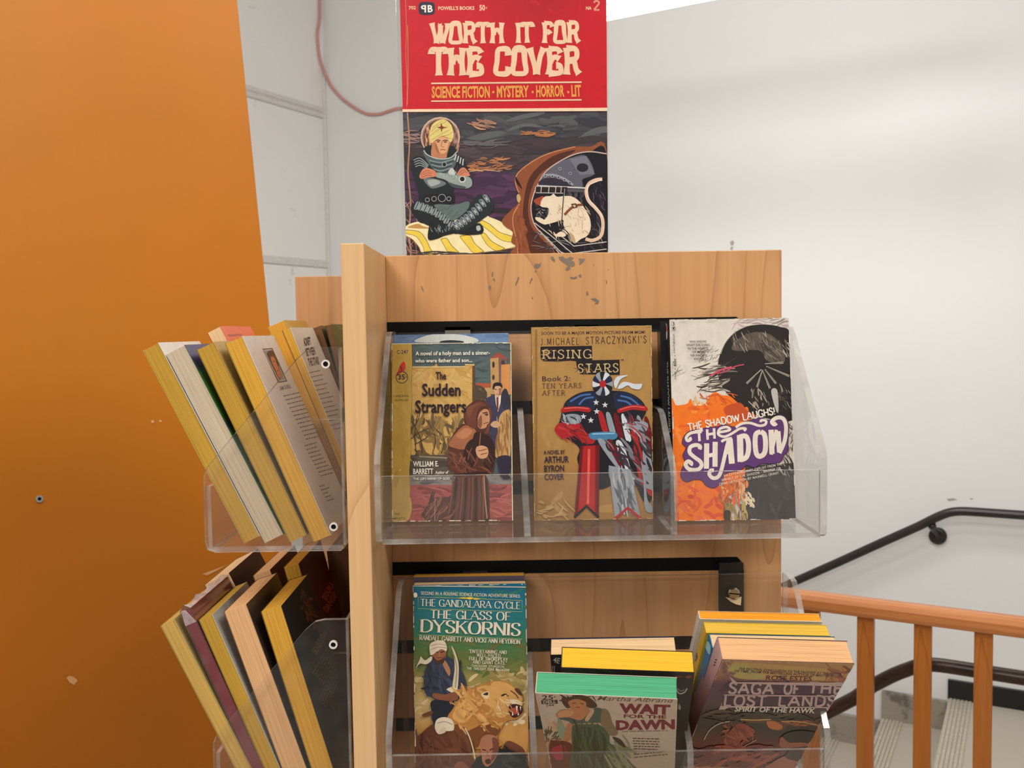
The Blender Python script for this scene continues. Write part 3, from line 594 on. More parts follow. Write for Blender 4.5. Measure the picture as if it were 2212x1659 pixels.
# ------------------------------------------------------------------ printed designs
def blend(stops, t):
    for (a, c), (b, d) in zip(stops, stops[1:]):
        if t <= b: k = max(0, (t - a) / (b - a)); return tuple(x + (y - x) * k for x, y in zip(c, d))
    return stops[-1][1]
def art_poster(A):
    RED, CR, OR = (210, 20, 36), (246, 208, 172), (244, 166, 78)
    A.crop(840, 0, 4.424)
    A.bg(lambda u, v: blend([(0, (184, 20, 34)), (.12, (206, 20, 38)), (1, (216, 22, 32))], v + .1 * math.sin(u * 7)), 6, 10)
    A.strokes(40, (130, 20, 2060, 1030), [(216, 24, 40), (200, 18, 34), (206, 30, 46)], 160, 26, 0, 1.2)
    A.line([(160, 0), (168, 300), (162, 520), (176, 800), (170, 1040)], 7, (222, 110, 84), True); A.line([(178, 240), (184, 640), (176, 1000)], 5, (226, 140, 110), True)
    A.text('702', (190, 90), (258, 88), 30, CR, .02)
    A.S([(300, 24), (360, 18), (420, 24), (438, 50), (438, 110), (420, 138), (360, 144), (302, 138), (285, 110), (285, 50)], (52, 42, 64))
    A.text('P', (356, 116), (306, 116), 64, (250, 240, 230), .03); A.text('B', (372, 116), (420, 114), 64, (250, 240, 230), .03)
    A.text("POWELL'S BOOKS", (472, 95), (818, 93), 32, CR, .03); A.text('50', (866, 100), (920, 99), 50, CR, .03); A.text('c', (926, 84), (940, 84), 24, CR, .02)
    A.text('NA', (1884, 93), (1936, 92), 30, CR, .03); A.pen('2', (1956, 96), (2014, 95), 86, CR, .16); A.pen('2', (1956, 96), (2014, 95), 86, (206, 50, 60), .06)
    kw = dict(w=.19, flare=.55, font=SKF, gap=.05)
    for t, x0, x1, y, h in (('WORTH', 405, 1100, 416, 196), ('IT', 1214, 1378, 411, 192), ('FOR', 1466, 1822, 412, 198), ('THE', 404, 902, 722, 262), ('COVER', 1010, 1826, 716, 256)):
        A.pen(t, (x0, y), (x1, y - 3), h, CR, **kw)
    A.line([(405, 798), (1842, 786)], 15, CR); A.line([(405, 968), (1842, 955)], 13, CR)
    for t, x0, x1, y, in (('SCIENCE FICTION', 410, 965, 934), ('MYSTERY', 1032, 1338, 929), ('HORROR', 1408, 1678, 925), ('LIT', 1746, 1838, 922)):
        A.text(t, (x0, y), (x1, y - 4), 102, OR, .035)
    for x in (998, 1374, 1714): A.poly([(x - 9, 870), (x + 9, 870), (x + 9, 892), (x - 9, 892)], OR)
    # picture
    A.crop(850, 220, 4.608)
    A.poly([(60, 106), (2230, 91), (2230, 1600), (60, 1600)], (70, 60, 70))
    A.strokes(150, (100, 140, 2110, 420), [(62, 66, 72), (78, 76, 82), (90, 90, 92), (48, 46, 54), (104, 110, 110), (58, 50, 60)], 330, 60, -.04, .16)
    A.strokes(110, (100, 400, 2110, 760), [(66, 54, 64), (84, 66, 74), (56, 48, 54), (94, 82, 80), (72, 60, 62)], 380, 52, 0, .08)
    A.strokes(110, (100, 740, 1250, 1180), [(84, 50, 88), (72, 42, 76), (96, 60, 94), (60, 40, 64)], 360, 60, 0, .05)
    A.strokes(60, (100, 1100, 2110, 1560), [(60, 44, 56), (46, 38, 46), (74, 54, 66)], 300, 50, 0, .08)
    A.strokes(26, (790, 180, 980, 260), [(206, 150, 116), (176, 126, 98), (120, 96, 86)], 110, 16, .25, .2); A.strokes(22, (1320, 290, 1560, 345), [(196, 128, 80), (150, 100, 70)], 130, 16, .05, .15)
    A.strokes(34, (770, 560, 1150, 690), [(190, 116, 72), (150, 100, 74), (222, 150, 96), (110, 96, 86)], 130, 15, -.1, .2); A.line([(740, 700), (900, 680), (1060, 695)], 6, (216, 178, 150), True)
    A.strokes(10, (1560, 520, 1800, 560), [(92, 90, 92)], 200, 14); A.strokes(12, (660, 400, 1200, 440), [(96, 92, 98), (110, 104, 108)], 200, 16, -.1, .1)
    A.strokes(18, (110, 300, 240, 420), [(150, 120, 124), (170, 130, 110)], 120, 9, .05, .2)
    A.line([(140, 110), (160, 420), (146, 700), (172, 1000), (160, 1300), (176, 1540)], 16, (172, 128, 104), True); A.strokes(30, (110, 1000, 230, 1540), [(190, 150, 130), (150, 110, 96)], 130, 7, 1.2, .5)
    A.poly([(60, 76), (2200, 60), (2200, 94), (60, 104)], (250, 216, 184)); A.poly([(60, 56), (2200, 40), (2200, 61), (60, 77)], RED)
    # flying striped rug
    Y1_, Y2_, LN = (240, 214, 82), (246, 236, 186), (84, 70, 40)
    rug = [(125, 1240), (240, 1195), (340, 1210), (880, 1140), (960, 1150), (1080, 1200), (1160, 1270), (1240, 1360), (1240, 1440), (1040, 1480), (700, 1515), (330, 1530), (250, 1440), (190, 1370), (125, 1335)]
    A.S(rug, Y2_)
    for st_ in ([(125, 1275), (260, 1295), (330, 1380), (380, 1480), (450, 1518), (330, 1526), (290, 1430), (225, 1340), (125, 1310)], [(470, 1370), (530, 1360), (580, 1430), (660, 1508), (560, 1512), (510, 1440)], [(660, 1340), (760, 1330), (810, 1410), (900, 1490), (800, 1504), (730, 1430)], [(870, 1320), (910, 1310), (980, 1390), (1110, 1460), (1020, 1482), (930, 1420)], [(880, 1180), (960, 1220), (1060, 1300), (1210, 1350), (1210, 1400), (1080, 1380), (960, 1290), (860, 1210)]):
        A.S(st_, Y1_); A.line(st_[:len(st_) // 2 + 1], 5, LN, True); A.line(st_[len(st_) // 2:] + st_[:1], 4, LN, True)
    A.S([(140, 1250), (240, 1215), (300, 1240), (380, 1260), (250, 1262)], (196, 150, 88)); A.line([(125, 1335), (190, 1372), (250, 1440), (330, 1528), (700, 1516), (1040, 1482), (1230, 1440)], 7, (150, 110, 54), True)
    A.strokes(26, (330, 1500, 1200, 1545), [(70, 62, 60), (110, 98, 90), (46, 42, 44)], 300, 12, -.05, .05)
    # seated traveller in a clear helmet
    A.crop(870, 240, 5.53)
    DK, GR, LG, MID = (34, 38, 42), (112, 126, 128), (186, 198, 198), (70, 82, 86)
    A.ell(450, 312, 236, 240, (206, 176, 150)); A.ell(450, 316, 218, 222, (150, 112, 96)); A.S([(250, 300), (300, 180), (420, 110), (560, 120), (640, 260), (650, 380), (600, 470), (300, 470)], (96, 70, 62)); A.strokes(16, (270, 200, 330, 400), [(206, 130, 86), (220, 170, 130)], 90, 16, 1.4, .2); A.strokes(14, (600, 220, 660, 440), [(196, 150, 130), (150, 104, 96)], 100, 18, 1.5, .2)
    A.S([(250, 470), (330, 410), (590, 420), (640, 490), (640, 640), (600, 720), (520, 760), (400, 740), (300, 640)], (30, 36, 38))
    A.S([(350, 330), (470, 290), (570, 350), (556, 430), (530, 520), (520, 560), (440, 566), (345, 540), (348, 420)], (192, 130, 92)); A.S([(400, 350), (470, 310), (550, 350), (540, 430), (520, 490), (470, 512), (430, 480), (396, 420)], (226, 170, 126))
    A.S([(336, 380), (322, 280), (350, 170), (430, 112), (510, 108), (580, 170), (606, 270), (594, 350), (566, 372), (540, 330), (470, 300), (400, 340), (366, 372)], (228, 208, 128))
    for p in ([(340, 250), (420, 180), (520, 130)], [(330, 300), (420, 230), (540, 190)], [(345, 350), (440, 290), (560, 230)], [(470, 300), (540, 290), (600, 250)], [(490, 305), (560, 330), (590, 340)], [(360, 200), (430, 150), (470, 120)]): A.line(p, 6, (176, 148, 76), True)
    A.poly([(410, 200), (452, 186), (462, 140), (474, 186), (532, 200), (478, 214), (466, 262), (456, 214)], (120, 74, 34)); A.ell(468, 196, 17, 17, (150, 40, 36))
    for x0, x1, y in ((400, 452, 352), (480, 540, 354)): A.line([(x0, y + 4), ((x0 + x1) / 2, y - 4), (x1, y + 4)], 12, (80, 44, 30)); A.ell((x0 + x1) / 2, y + 18, 18, 7, (60, 36, 28))
    A.line([(474, 360), (462, 420), (496, 432)], 7, (160, 96, 66), True); A.line([(448, 466), (480, 460), (512, 468)], 9, (150, 80, 62)); A.S([(396, 380), (420, 440), (440, 500), (420, 500), (390, 440)], (166, 104, 72))
    A.S([(100, 620), (130, 560), (200, 540), (300, 580), (380, 680), (420, 760), (640, 740), (660, 560), (720, 560), (756, 640), (790, 740), (800, 860), (620, 920), (616, 1050), (600, 1100), (230, 1090), (190, 980), (150, 850), (110, 720)], DK)
    A.S([(240, 490), (330, 555), (480, 580), (600, 545), (640, 500), (640, 620), (580, 720), (500, 760), (400, 720), (320, 640)], (84, 100, 102))
    for k in range(6): A.line([(320 + k * 12, 590 + k * 26), (460, 616 + k * 25), (620 - k * 12, 570 + k * 28)], 9, (34, 44, 46) if k % 2 else (150, 164, 164), True)
    A.line([(252, 470), (290, 520), (380, 562), (480, 575), (580, 555), (645, 490)], 12, (190, 196, 190), True); A.ell(498, 640, 26, 28, (26, 30, 32)); A.ring(498, 640, 26, 28, 7, (170, 180, 180))
    for k in range(4): A.line([(130 + k * 8, 590 + k * 26), (210, 566 + k * 28), (310 - k * 6, 650 + k * 12)], 7, (180, 190, 188), True); A.line([(640 + k * 28, 520 + k * 18), (620 + k * 32, 590 + k * 20)], 13, (206, 212, 208))
    A.S([(540, 740), (590, 680), (630, 740), (610, 770)], (196, 200, 196))
    A.S([(400, 740), (470, 740), (640, 770), (780, 786), (826, 830), (820, 900), (740, 926), (600, 880), (500, 820), (400, 790)], (150, 164, 158)); A.S([(540, 850), (640, 880), (760, 910), (700, 930), (600, 910)], (74, 84, 84)); A.strokes(16, (420, 750, 660, 800), [(206, 214, 206), (110, 122, 120)], 50, 7, 1.3, .2)
    A.ell(712, 816, 42, 42, (206, 210, 204)); A.ell(712, 814, 28, 28, (26, 26, 30)); A.S([(250, 810), (330, 800), (460, 830), (520, 870), (440, 910), (350, 926), (290, 880)], (112, 120, 122)); A.S([(300, 830), (400, 822), (450, 860), (340, 900)], (168, 176, 174))
    for q in ([(200, 780), (240, 700), (300, 684), (390, 720), (400, 780), (300, 796), (230, 812)], [(652, 760), (690, 690), (740, 680), (790, 740), (800, 776), (720, 780)]): A.S(q, (214, 136, 104))
    for p in ([(210, 760), (280, 716), (330, 720)], [(216, 780), (290, 742), (350, 750)], [(226, 800), (300, 766), (350, 776)], [(670, 750), (720, 706), (750, 712)], [(690, 764), (740, 726), (774, 740)]): A.line(p, 6, (150, 78, 58), True)
    A.S([(230, 1030), (400, 990), (600, 1000), (620, 1070), (560, 1110), (300, 1110)], (26, 26, 30))
    for x, y, r_ in ((296, 1062, 24), (376, 1050, 28), (470, 1040, 44), (552, 1050, 24)): A.ell(x, y, r_, r_, (22, 22, 26)); A.ring(x, y, r_, r_, 7, (160, 168, 166))
    A.S([(105, 1130), (170, 1080), (300, 1090), (440, 1150), (560, 1260), (620, 1330), (560, 1420), (340, 1380), (180, 1300), (105, 1200)], (32, 36, 40)); A.S([(620, 1340), (760, 1180), (860, 1040), (920, 1000), (1040, 1030), (1090, 1120), (1060, 1210), (960, 1290), (760, 1420), (640, 1470), (560, 1420)], (40, 46, 50))
    A.S([(380, 1120), (620, 1120), (780, 1080), (790, 1150), (700, 1250), (590, 1310), (480, 1230)], (98, 116, 116)); A.strokes(20, (420, 1120, 740, 1260), [(126, 144, 142), (70, 86, 88)], 90, 9, -.4, .3)
    for k in range(9):
        t = k / 8; x, y = 170 + 400 * t, 1120 + 240 * t - 40 * math.sin(t * 3); A.S([(x - 34, y + 50 - 30 * t), (x, y - 34), (x + 40, y - 26), (x + 18, y + 50 - 20 * t)], (142, 156, 158)); A.line([(x - 20, y + 56), (x + 8, y), (x + 22, y - 40)], 9, (26, 30, 34), True)
    for k in range(9):
        t = k / 8; x, y = 640 + 360 * t, 1380 - 330 * t + 36 * math.sin(t * 3); A.S([(x - 46, y - 40), (x, y - 52), (x + 44, y + 26), (x + 4, y + 34)], (132, 146, 148)); A.line([(x - 36, y - 44), (x + 6, y), (x + 30, y + 44)], 9, (24, 28, 32), True); A.line([(x - 10, y - 20), (x + 12, y + 10)], 12, (206, 212, 208))
    A.S([(305, 1530), (320, 1360), (360, 1330), (420, 1390), (560, 1400), (640, 1450), (500, 1490), (400, 1530)], (28, 32, 36)); A.S([(660, 1460), (820, 1380), (910, 1340), (965, 1400), (940, 1465), (800, 1480)], (30, 34, 38)); A.S([(880, 1380), (920, 1370), (930, 1420), (890, 1430)], (180, 188, 186)); A.strokes(22, (340, 1380, 640, 1440), [(150, 162, 162), (90, 100, 104)], 60, 9, 1.2, .3)
    # big head with a window full of machinery and a white rat
    A.crop(1070, 300, 6.38)
    SK_, SD, SH = (146, 82, 50), (84, 44, 28), (206, 140, 92)
    A.S([(1530, 160), (1300, 115), (1060, 118), (800, 180), (600, 260), (440, 360), (330, 450), (275, 540), (280, 640), (320, 740), (295, 790), (310, 890), (200, 1000), (90, 1130), (150, 1220), (240, 1280), (220, 1420), (280, 1480), (240, 1600), (900, 1620), (1530, 1620)], SK_)
    A.S([(700, 300), (900, 200), (1100, 170), (700, 420), (560, 560), (480, 760), (450, 960), (480, 1160), (560, 1300), (800, 1560), (520, 1600), (440, 1400), (380, 1100), (400, 800), (480, 520)], SD)
    A.line([(1100, 112), (800, 184), (600, 264), (440, 364), (332, 452), (278, 542), (284, 640), (322, 742)], 14, SH, True); A.line([(250, 1040), (330, 900), (250, 1040), (245, 1200), (300, 1420), (310, 1590)], 12, SH, True); A.S([(275, 530), (300, 550), (370, 690), (320, 650), (280, 590)], (40, 18, 18)); A.S([(296, 780), (330, 770), (350, 830), (326, 880), (300, 850)], (196, 176, 116)); A.strokes(26, (300, 950, 430, 1560), [(170, 100, 64), (120, 66, 42)], 160, 22, 1.4, .2)
    win = [(1530, 210), (1300, 180), (1080, 220), (860, 330), (700, 450), (600, 600), (520, 790), (490, 960), (520, 1140), (600, 1270), (760, 1440), (900, 1600), (1530, 1620)]
    A.S(win, (26, 22, 30)); A.line(win[:12], 20, (150, 124, 116), True); A.line(win[:12], 8, (222, 206, 198), True)
    A.S([(700, 470), (860, 340), (1060, 260), (1250, 240), (1360, 480), (1200, 560), (1200, 660), (1050, 650), (900, 570), (640, 590)], (98, 98, 112)); A.poly([(1020, 280), (1250, 240), (1370, 490), (1160, 500)], (120, 120, 134)); A.ell(1200, 400, 80, 60, (40, 36, 44)); A.S([(640, 560), (800, 540), (960, 590), (1060, 660), (620, 640)], (52, 46, 58)); A.line([(640, 510), (800, 500), (960, 560), (1070, 640)], 30, (150, 150, 160), True)
    for x, y in ((690, 515), (785, 518), (870, 535), (950, 570), (1025, 610), (890, 415), (1030, 480)): A.ell(x, y, 15, 15, (40, 40, 48)); A.ring(x, y, 16, 16, 6, (190, 190, 196))
    A.poly([(590, 640), (1240, 670), (1240, 690), (580, 660)], (206, 204, 200)); A.strokes(30, (1250, 600, 1500, 1300), [(70, 50, 72), (96, 84, 100), (44, 34, 48)], 130, 14, 1.3, .4); A.strokes(30, (560, 880, 760, 1180), [(180, 178, 176), (60, 56, 62), (120, 118, 120)], 60, 12, .5, .7)
    for x in (560, 640, 745, 840, 915): A.poly([(x, 664), (x + 78, 668), (x + 74, 740), (x - 8, 736)], (44, 34, 34)); A.line([(x - 6, 660), (x - 14, 742)], 10, (206, 204, 200))
    A.line([(560, 745), (940, 752)], 10, (196, 194, 190)); A.poly([(990, 690), (1240, 700), (1240, 740), (990, 735)], (84, 82, 88)); A.strokes(24, (980, 750, 1240, 900), [(100, 96, 100), (54, 50, 56)], 110, 16, 1.5, .1)
    A.strokes(44, (560, 1180, 1500, 1600), [(110, 108, 110), (190, 188, 184), (50, 46, 50), (30, 28, 32)], 190, 13, .55, .5)
    for p in ([(540, 1160), (760, 1330), (1060, 1580), (1530, 1520)], [(600, 1260), (900, 1560), (1000, 1600)], [(880, 1320), (1080, 1480), (1530, 1420)]): A.line(p, 12, (206, 202, 196))
    RW, RS = (232, 218, 192), (186, 164, 130)
    A.S([(600, 880), (680, 800), (760, 790), (800, 760), (850, 800), (960, 790), (1060, 800), (1160, 870), (1240, 980), (1300, 1100), (1310, 1240), (1260, 1340), (1180, 1380), (1080, 1440), (1020, 1320), (940, 1200), (930, 1120), (820, 1150), (700, 1180), (640, 1160), (720, 1060), (730, 960), (640, 940)], RW)
    A.strokes(60, (700, 900, 1280, 1340), [RS, (246, 236, 214), (210, 192, 160)], 90, 13, 1.0, .5); A.S([(540, 840), (660, 790), (630, 860), (610, 920), (540, 880)], (166, 76, 52)); A.S([(560, 1080), (660, 1110), (700, 1180), (640, 1170), (560, 1120)], RW)
    A.line([(950, 1050), (1040, 960), (1120, 920), (1200, 910)], 34, (130, 74, 44), True); A.poly([(1040, 900), (1110, 890), (1130, 950), (1070, 964)], (90, 56, 40)); A.poly([(1064, 916), (1098, 910), (1106, 940), (1080, 946)], (206, 190, 160))
    A.line([(945, 690), (930, 900), (905, 1280)], 13, (60, 52, 50)); A.line([(955, 690), (938, 900)], 6, (190, 186, 180)); A.S([(1020, 1290), (1080, 1340), (1100, 1440), (1040, 1400)], RS); A.S([(820, 1340), (900, 1280), (970, 1320), (940, 1350)], RW)
    A.line([(1470, 560), (1380, 570), (1290, 620), (1250, 720), (1280, 850), (1380, 960), (1460, 1070), (1480, 1200), (1450, 1340), (1340, 1400), (1240, 1380)], 46, (222, 196, 174), True); A.line([(1462, 566), (1290, 640), (1262, 720), (1300, 850), (1400, 960), (1475, 1080)], 12, (244, 226, 206), True)

def edges(A, col, w=5, seed=3):
    """worn card edges"""
    A.rnd = random.Random(seed); off = A.nxt(); r = A.rnd
    for side in range(4):
        for _ in range(16):
            u = r.random(); l = r.uniform(.01, .06); d = r.uniform(.0002, .0009)
            if side == 0: q = [(u * A.w, 0), ((u + l) * A.w, 0), ((u + l) * A.w, d), (u * A.w, d)]
            elif side == 1: q = [(u * A.w, A.h), ((u + l) * A.w, A.h), ((u + l) * A.w, A.h - d), (u * A.w, A.h - d)]
            elif side == 2: q = [(0, u * A.h), (d, u * A.h), (d, (u + l) * A.h), (0, (u + l) * A.h)]
            else: q = [(A.w - d, u * A.h), (A.w, u * A.h), (A.w, (u + l) * A.h), (A.w - d, (u + l) * A.h)]
            A.put(q, col, off)

def art_blue(A):
    A.crop(800, 660, 3.129)
    A.bg(lambda u, v: (104, 136, 178), 2, 2); A.strokes(14, (160, 195, 940, 250), [(86, 116, 160), (120, 150, 186)], 160, 24, .1, .3)
    A.S([(300, 235), (420, 195), (600, 196), (720, 225), (700, 250), (470, 250), (340, 250)], (196, 206, 206)); A.S([(480, 240), (540, 234), (620, 240), (620, 252), (480, 252)], (40, 40, 50)); A.line([(150, 192), (945, 186)], 6, (170, 190, 214))

def art_monk(A):
    OC, SKY = (192, 156, 70), (82, 96, 96)
    A.bg(lambda u, v: blend([(0, (196, 160, 76)), (1, (178, 142, 62))], v), 2, 4)
    A.crop(800, 660, 3.129)
    A.poly([(280, 262), (944, 250), (958, 1500), (250, 1508), (268, 1180), (262, 1000), (276, 760), (282, 500)], SKY)
    A.strokes(60, (284, 262, 944, 520), [(70, 86, 88), (94, 108, 108), (80, 100, 98), (62, 74, 78)], 150, 16, .1, .3)
    A.poly([(280, 420), (640, 418), (640, 400), (705, 402), (700, 700), (690, 1060), (272, 1060), (280, 700)], (206, 164, 90)); A.strokes(110, (285, 430, 690, 800), [(216, 176, 104), (196, 152, 76), (186, 138, 66), (222, 186, 118)], 90, 22, .6, .8)
    A.strokes(80, (276, 760, 640, 1030), [(150, 116, 64), (104, 80, 50), (172, 138, 76), (78, 62, 42)], 100, 20, 1.3, .5); A.poly([(690, 410), (706, 404), (704, 720), (690, 800)], (96, 66, 40)); A.line([(282, 416), (640, 414)], 8, (226, 196, 132)); A.line([(640, 400), (704, 402)], 8, (226, 190, 120))
    for p in ([(276, 840), (320, 780), (336, 720)], [(276, 900), (330, 860), (396, 830)], [(280, 780), (340, 900), (350, 1000)], [(300, 940), (370, 900), (390, 880)], [(310, 990), (300, 860), (320, 740)], [(420, 1000), (440, 920), (430, 860)], [(480, 1000), (500, 930), (490, 880)]): A.line(p, 5, (60, 46, 34), True)
    A.poly([(268, 1010), (690, 1010), (690, 1200), (262, 1200)], (84, 74, 62)); A.strokes(50, (270, 1020, 690, 1190), [(70, 60, 50), (110, 98, 84), (92, 84, 78)], 140, 16, 0, .1); A.line([(330, 1020), (520, 1030)], 10, (150, 134, 104), True)
    # village behind
    A.poly([(810, 360), (865, 318), (925, 358), (925, 520), (900, 600), (815, 600)], (190, 146, 92)); A.poly([(866, 350), (925, 356), (925, 530), (870, 560)], (120, 88, 78)); A.poly([(806, 360), (866, 316), (930, 358), (866, 352)], (160, 72, 56)); A.ell(832, 400, 9, 22, (60, 44, 40)); A.ell(832, 486, 9, 18, (70, 50, 40)); A.ell(896, 392, 12, 24, (70, 52, 54))
    A.poly([(884, 400), (946, 396), (952, 600), (884, 620)], (208, 142, 78)); A.poly([(706, 524), (812, 526), (812, 556), (730, 556)], (176, 84, 52)); A.poly([(740, 556), (814, 556), (814, 640), (740, 640)], (186, 150, 96)); A.S([(704, 545), (760, 550), (790, 600), (770, 640), (704, 640)], (84, 66, 52)); A.strokes(14, (710, 560, 790, 640), [(60, 50, 42), (120, 96, 66)], 40, 12, .5, .9)
    # paving
    A.poly([(262, 1150), (956, 1140), (958, 1215), (260, 1215)], (132, 126, 122)); A.strokes(40, (262, 1150, 956, 1212), [(150, 146, 142), (104, 98, 96), (84, 80, 82)], 130, 12, 0, .1)
    A.poly([(260, 1214), (958, 1208), (960, 1500), (248, 1508)], (168, 82, 74)); A.strokes(150, (258, 1216, 956, 1500), [(186, 94, 84), (150, 70, 66), (130, 60, 60), (200, 110, 96), (112, 56, 58)], 120, 16, .05, .25)
    # man in blue suit with a coat over his arm
    A.S([(780, 640), (830, 610), (900, 606), (940, 640), (946, 760), (930, 900), (930, 1080), (900, 1160), (870, 1140), (850, 1000), (820, 900), (806, 760)], (62, 56, 82)); A.S([(880, 620), (910, 560), (934, 600), (944, 680), (900, 700)], (50, 46, 60)); A.poly([(842, 606), (884, 604), (880, 660), (862, 720), (848, 660)], (222, 208, 190)); A.poly([(852, 620), (866, 620), (866, 700), (856, 720)], (110, 44, 40))
    A.S([(832, 560), (840, 536), (880, 530), (890, 566), (880, 604), (862, 620), (842, 604)], (206, 160, 122)); A.S([(826, 560), (834, 528), (862, 520), (888, 530), (890, 560), (876, 546), (846, 546), (836, 566)], (36, 24, 24)); A.line([(838, 566), (854, 568)], 5, (70, 40, 36)); A.line([(866, 568), (882, 566)], 5, (70, 40, 36)); A.line([(852, 600), (870, 600)], 4, (140, 76, 64)); A.poly([(870, 560), (888, 560), (880, 604), (868, 610)], (150, 100, 76))
    A.S([(870, 760), (900, 716), (945, 710), (948, 800), (946, 1010), (900, 1030), (845, 1020), (856, 900), (864, 820)], (196, 152, 92)); A.strokes(22, (860, 780, 945, 1010), [(160, 112, 62), (220, 182, 120), (130, 88, 50)], 160, 12, 1.5, .1); A.S([(814, 800), (840, 780), (868, 790), (880, 810), (850, 826), (820, 816)], (208, 162, 124))
    A.S([(855, 1030), (946, 1020), (940, 1130), (900, 1165), (880, 1130)], (50, 40, 58)); A.S([(890, 1150), (940, 1150), (940, 1170), (900, 1172)], (40, 30, 34))
    # kneeling figure in a brown hooded robe
    RB, RD, RL, RH = (84, 46, 34), (52, 28, 24), (124, 72, 50), (164, 102, 66)
    A.S([(640, 700), (680, 660), (740, 636), (800, 670), (822, 720), (806, 780), (800, 860), (740, 860), (690, 850), (640, 800), (632, 740)], RB); A.S([(636, 800), (600, 820), (560, 870), (530, 940), (540, 1000), (522, 1060), (540, 1110), (580, 1150), (560, 1200), (536, 1290), (430, 1300), (360, 1390), (350, 1420), (420, 1480), (560, 1498), (700, 1495), (800, 1475), (808, 1400), (800, 1200), (780, 1140), (830, 1120), (845, 1000), (830, 920), (790, 850), (700, 840)], RB)
    A.S([(530, 935), (580, 860), (640, 810), (700, 830), (718, 870), (690, 900), (640, 970), (560, 960)], RH); A.S([(580, 880), (640, 830), (690, 850), (640, 900)], (190, 126, 84)); A.S([(540, 980), (630, 990), (640, 1060), (580, 1110), (530, 1090)], (96, 52, 40))
    A.S([(700, 870), (760, 860), (830, 920), (840, 1050), (800, 1130), (740, 1020), (700, 1000)], RD); A.S([(640, 960), (700, 900), (720, 980), (690, 1100), (620, 1140)], RD); A.strokes(40, (540, 1000, 800, 1140), [(110, 62, 46), (64, 36, 30), (140, 86, 60)], 110, 11, .7, .6)
    for k in range(11): A.line([(560 + k * 22, 1160), (548 + k * 24, 1300), (520 + k * 27, 1480)], 9 + (k % 3) * 3, (RL, RD, (104, 60, 46))[k % 3], True)
    A.strokes(26, (370, 1310, 560, 1470), [RL, RD, RH, (96, 56, 40)], 120, 11, 2.2, .3); A.line([(768, 1150), (776, 1300), (790, 1440)], 9, (176, 130, 86), True); A.S([(780, 1440), (830, 1480), (860, 1494), (800, 1490)], (60, 34, 36)); A.line([(560, 1148), (660, 1136), (790, 1130)], 14, RD, True)
    A.S([(640, 740), (680, 680), (740, 650), (790, 680), (740, 690), (716, 760), (716, 830), (660, 810)], (110, 58, 42)); A.S([(650, 700), (700, 668), (760, 660), (700, 690), (670, 760)], RL)
    A.S([(736, 730), (770, 700), (800, 710), (806, 750), (806, 790), (790, 806), (780, 826), (740, 832), (724, 800)], (196, 140, 104)); A.line([(760, 728), (792, 722)], 8, (60, 34, 28)); A.S([(770, 735), (796, 730), (790, 746)], (84, 46, 36)); A.line([(764, 800), (798, 790)], 6, (120, 64, 50)); A.S([(724, 790), (750, 740), (756, 800), (740, 830)], (136, 84, 60)); A.S([(800, 690), (822, 720), (812, 800), (800, 860), (770, 862), (806, 780)], (110, 60, 44))
    A.S([(716, 960), (750, 946), (790, 960), (798, 1000), (780, 1030), (740, 1032), (716, 1000)], (214, 158, 118)); A.line([(730, 984), (790, 970)], 6, (140, 84, 60)); A.line([(744, 1008), (792, 996)], 6, (140, 84, 60)); A.line([(745, 860), (738, 950)], 5, (170, 110, 70))
    A.poly([(140, 256), (280, 252), (284, 400), (276, 520), (282, 640), (272, 800), (276, 960), (264, 1120), (270, 1260), (256, 1400), (250, 1512), (126, 1514)], OC)
    A.strokes(14, (150, 280, 262, 1480), [(198, 162, 78), (184, 148, 64)], 160, 26, 1.4, .3)
    # lettering
    for t, a, b, c, col, bo in (('C-247', (180, 328), (258, 326), 25, (70, 46, 70), .01), ('A', (206, 590), (216, 590), 10, (84, 60, 40), 0), ('CARDINAL', (158, 620), (264, 618), 13, (84, 60, 40), .01), ('EDITION', (168, 648), (254, 646), 13, (84, 60, 40), .01), ('THE', (162, 1416), (200, 1415), 13, (84, 60, 40), .01), ('OMPLETE', (138, 1446), (234, 1444), 13, (84, 60, 40), .01), ('BOOK', (150, 1474), (206, 1472), 13, (84, 60, 40), .01)): A.text(t, a, b, c, col, bo)
    A.S([(176, 470), (190, 440), (200, 410), (222, 380), (236, 392), (238, 420), (228, 444), (204, 458)], (206, 52, 40)); A.line([(190, 462), (180, 474)], 9, (150, 36, 34)); A.line([(205, 410), (215, 440)], 6, (60, 30, 30)); A.ring(214, 486, 39, 39, 5, (70, 50, 60)); A.text('35', (188, 500), (236, 499), 32, (60, 40, 60), .025); A.text('c', (239, 488), (248, 488), 14, (60, 40, 60), .02)
    WH = (240, 232, 214)
    A.text('A novel of a holy man and a sinner-', (306, 338), (808, 332), 26, WH, .018); A.text('who were father and son...', (304, 386), (690, 382), 24, WH, .018)
    for t, a, b, c in (('The', (442, 500), (513, 499), 49), ('Sudden', (350, 611), (610, 609), 80), ('Strangers', (304, 724), (648, 721), 80)): A.text(t, a, b, c, (40, 18, 30), .022)
    A.text('WILLIAM E.', (290, 1088), (462, 1086), 34, WH, .025); A.text('BARRETT', (290, 1138), (426, 1136), 34, WH, .025); A.text('Author of', (438, 1138), (530, 1136), 20, WH, .015, .25); A.text('THE LEFT HAND OF GOD', (290, 1178), (538, 1175), 15, WH, .02)
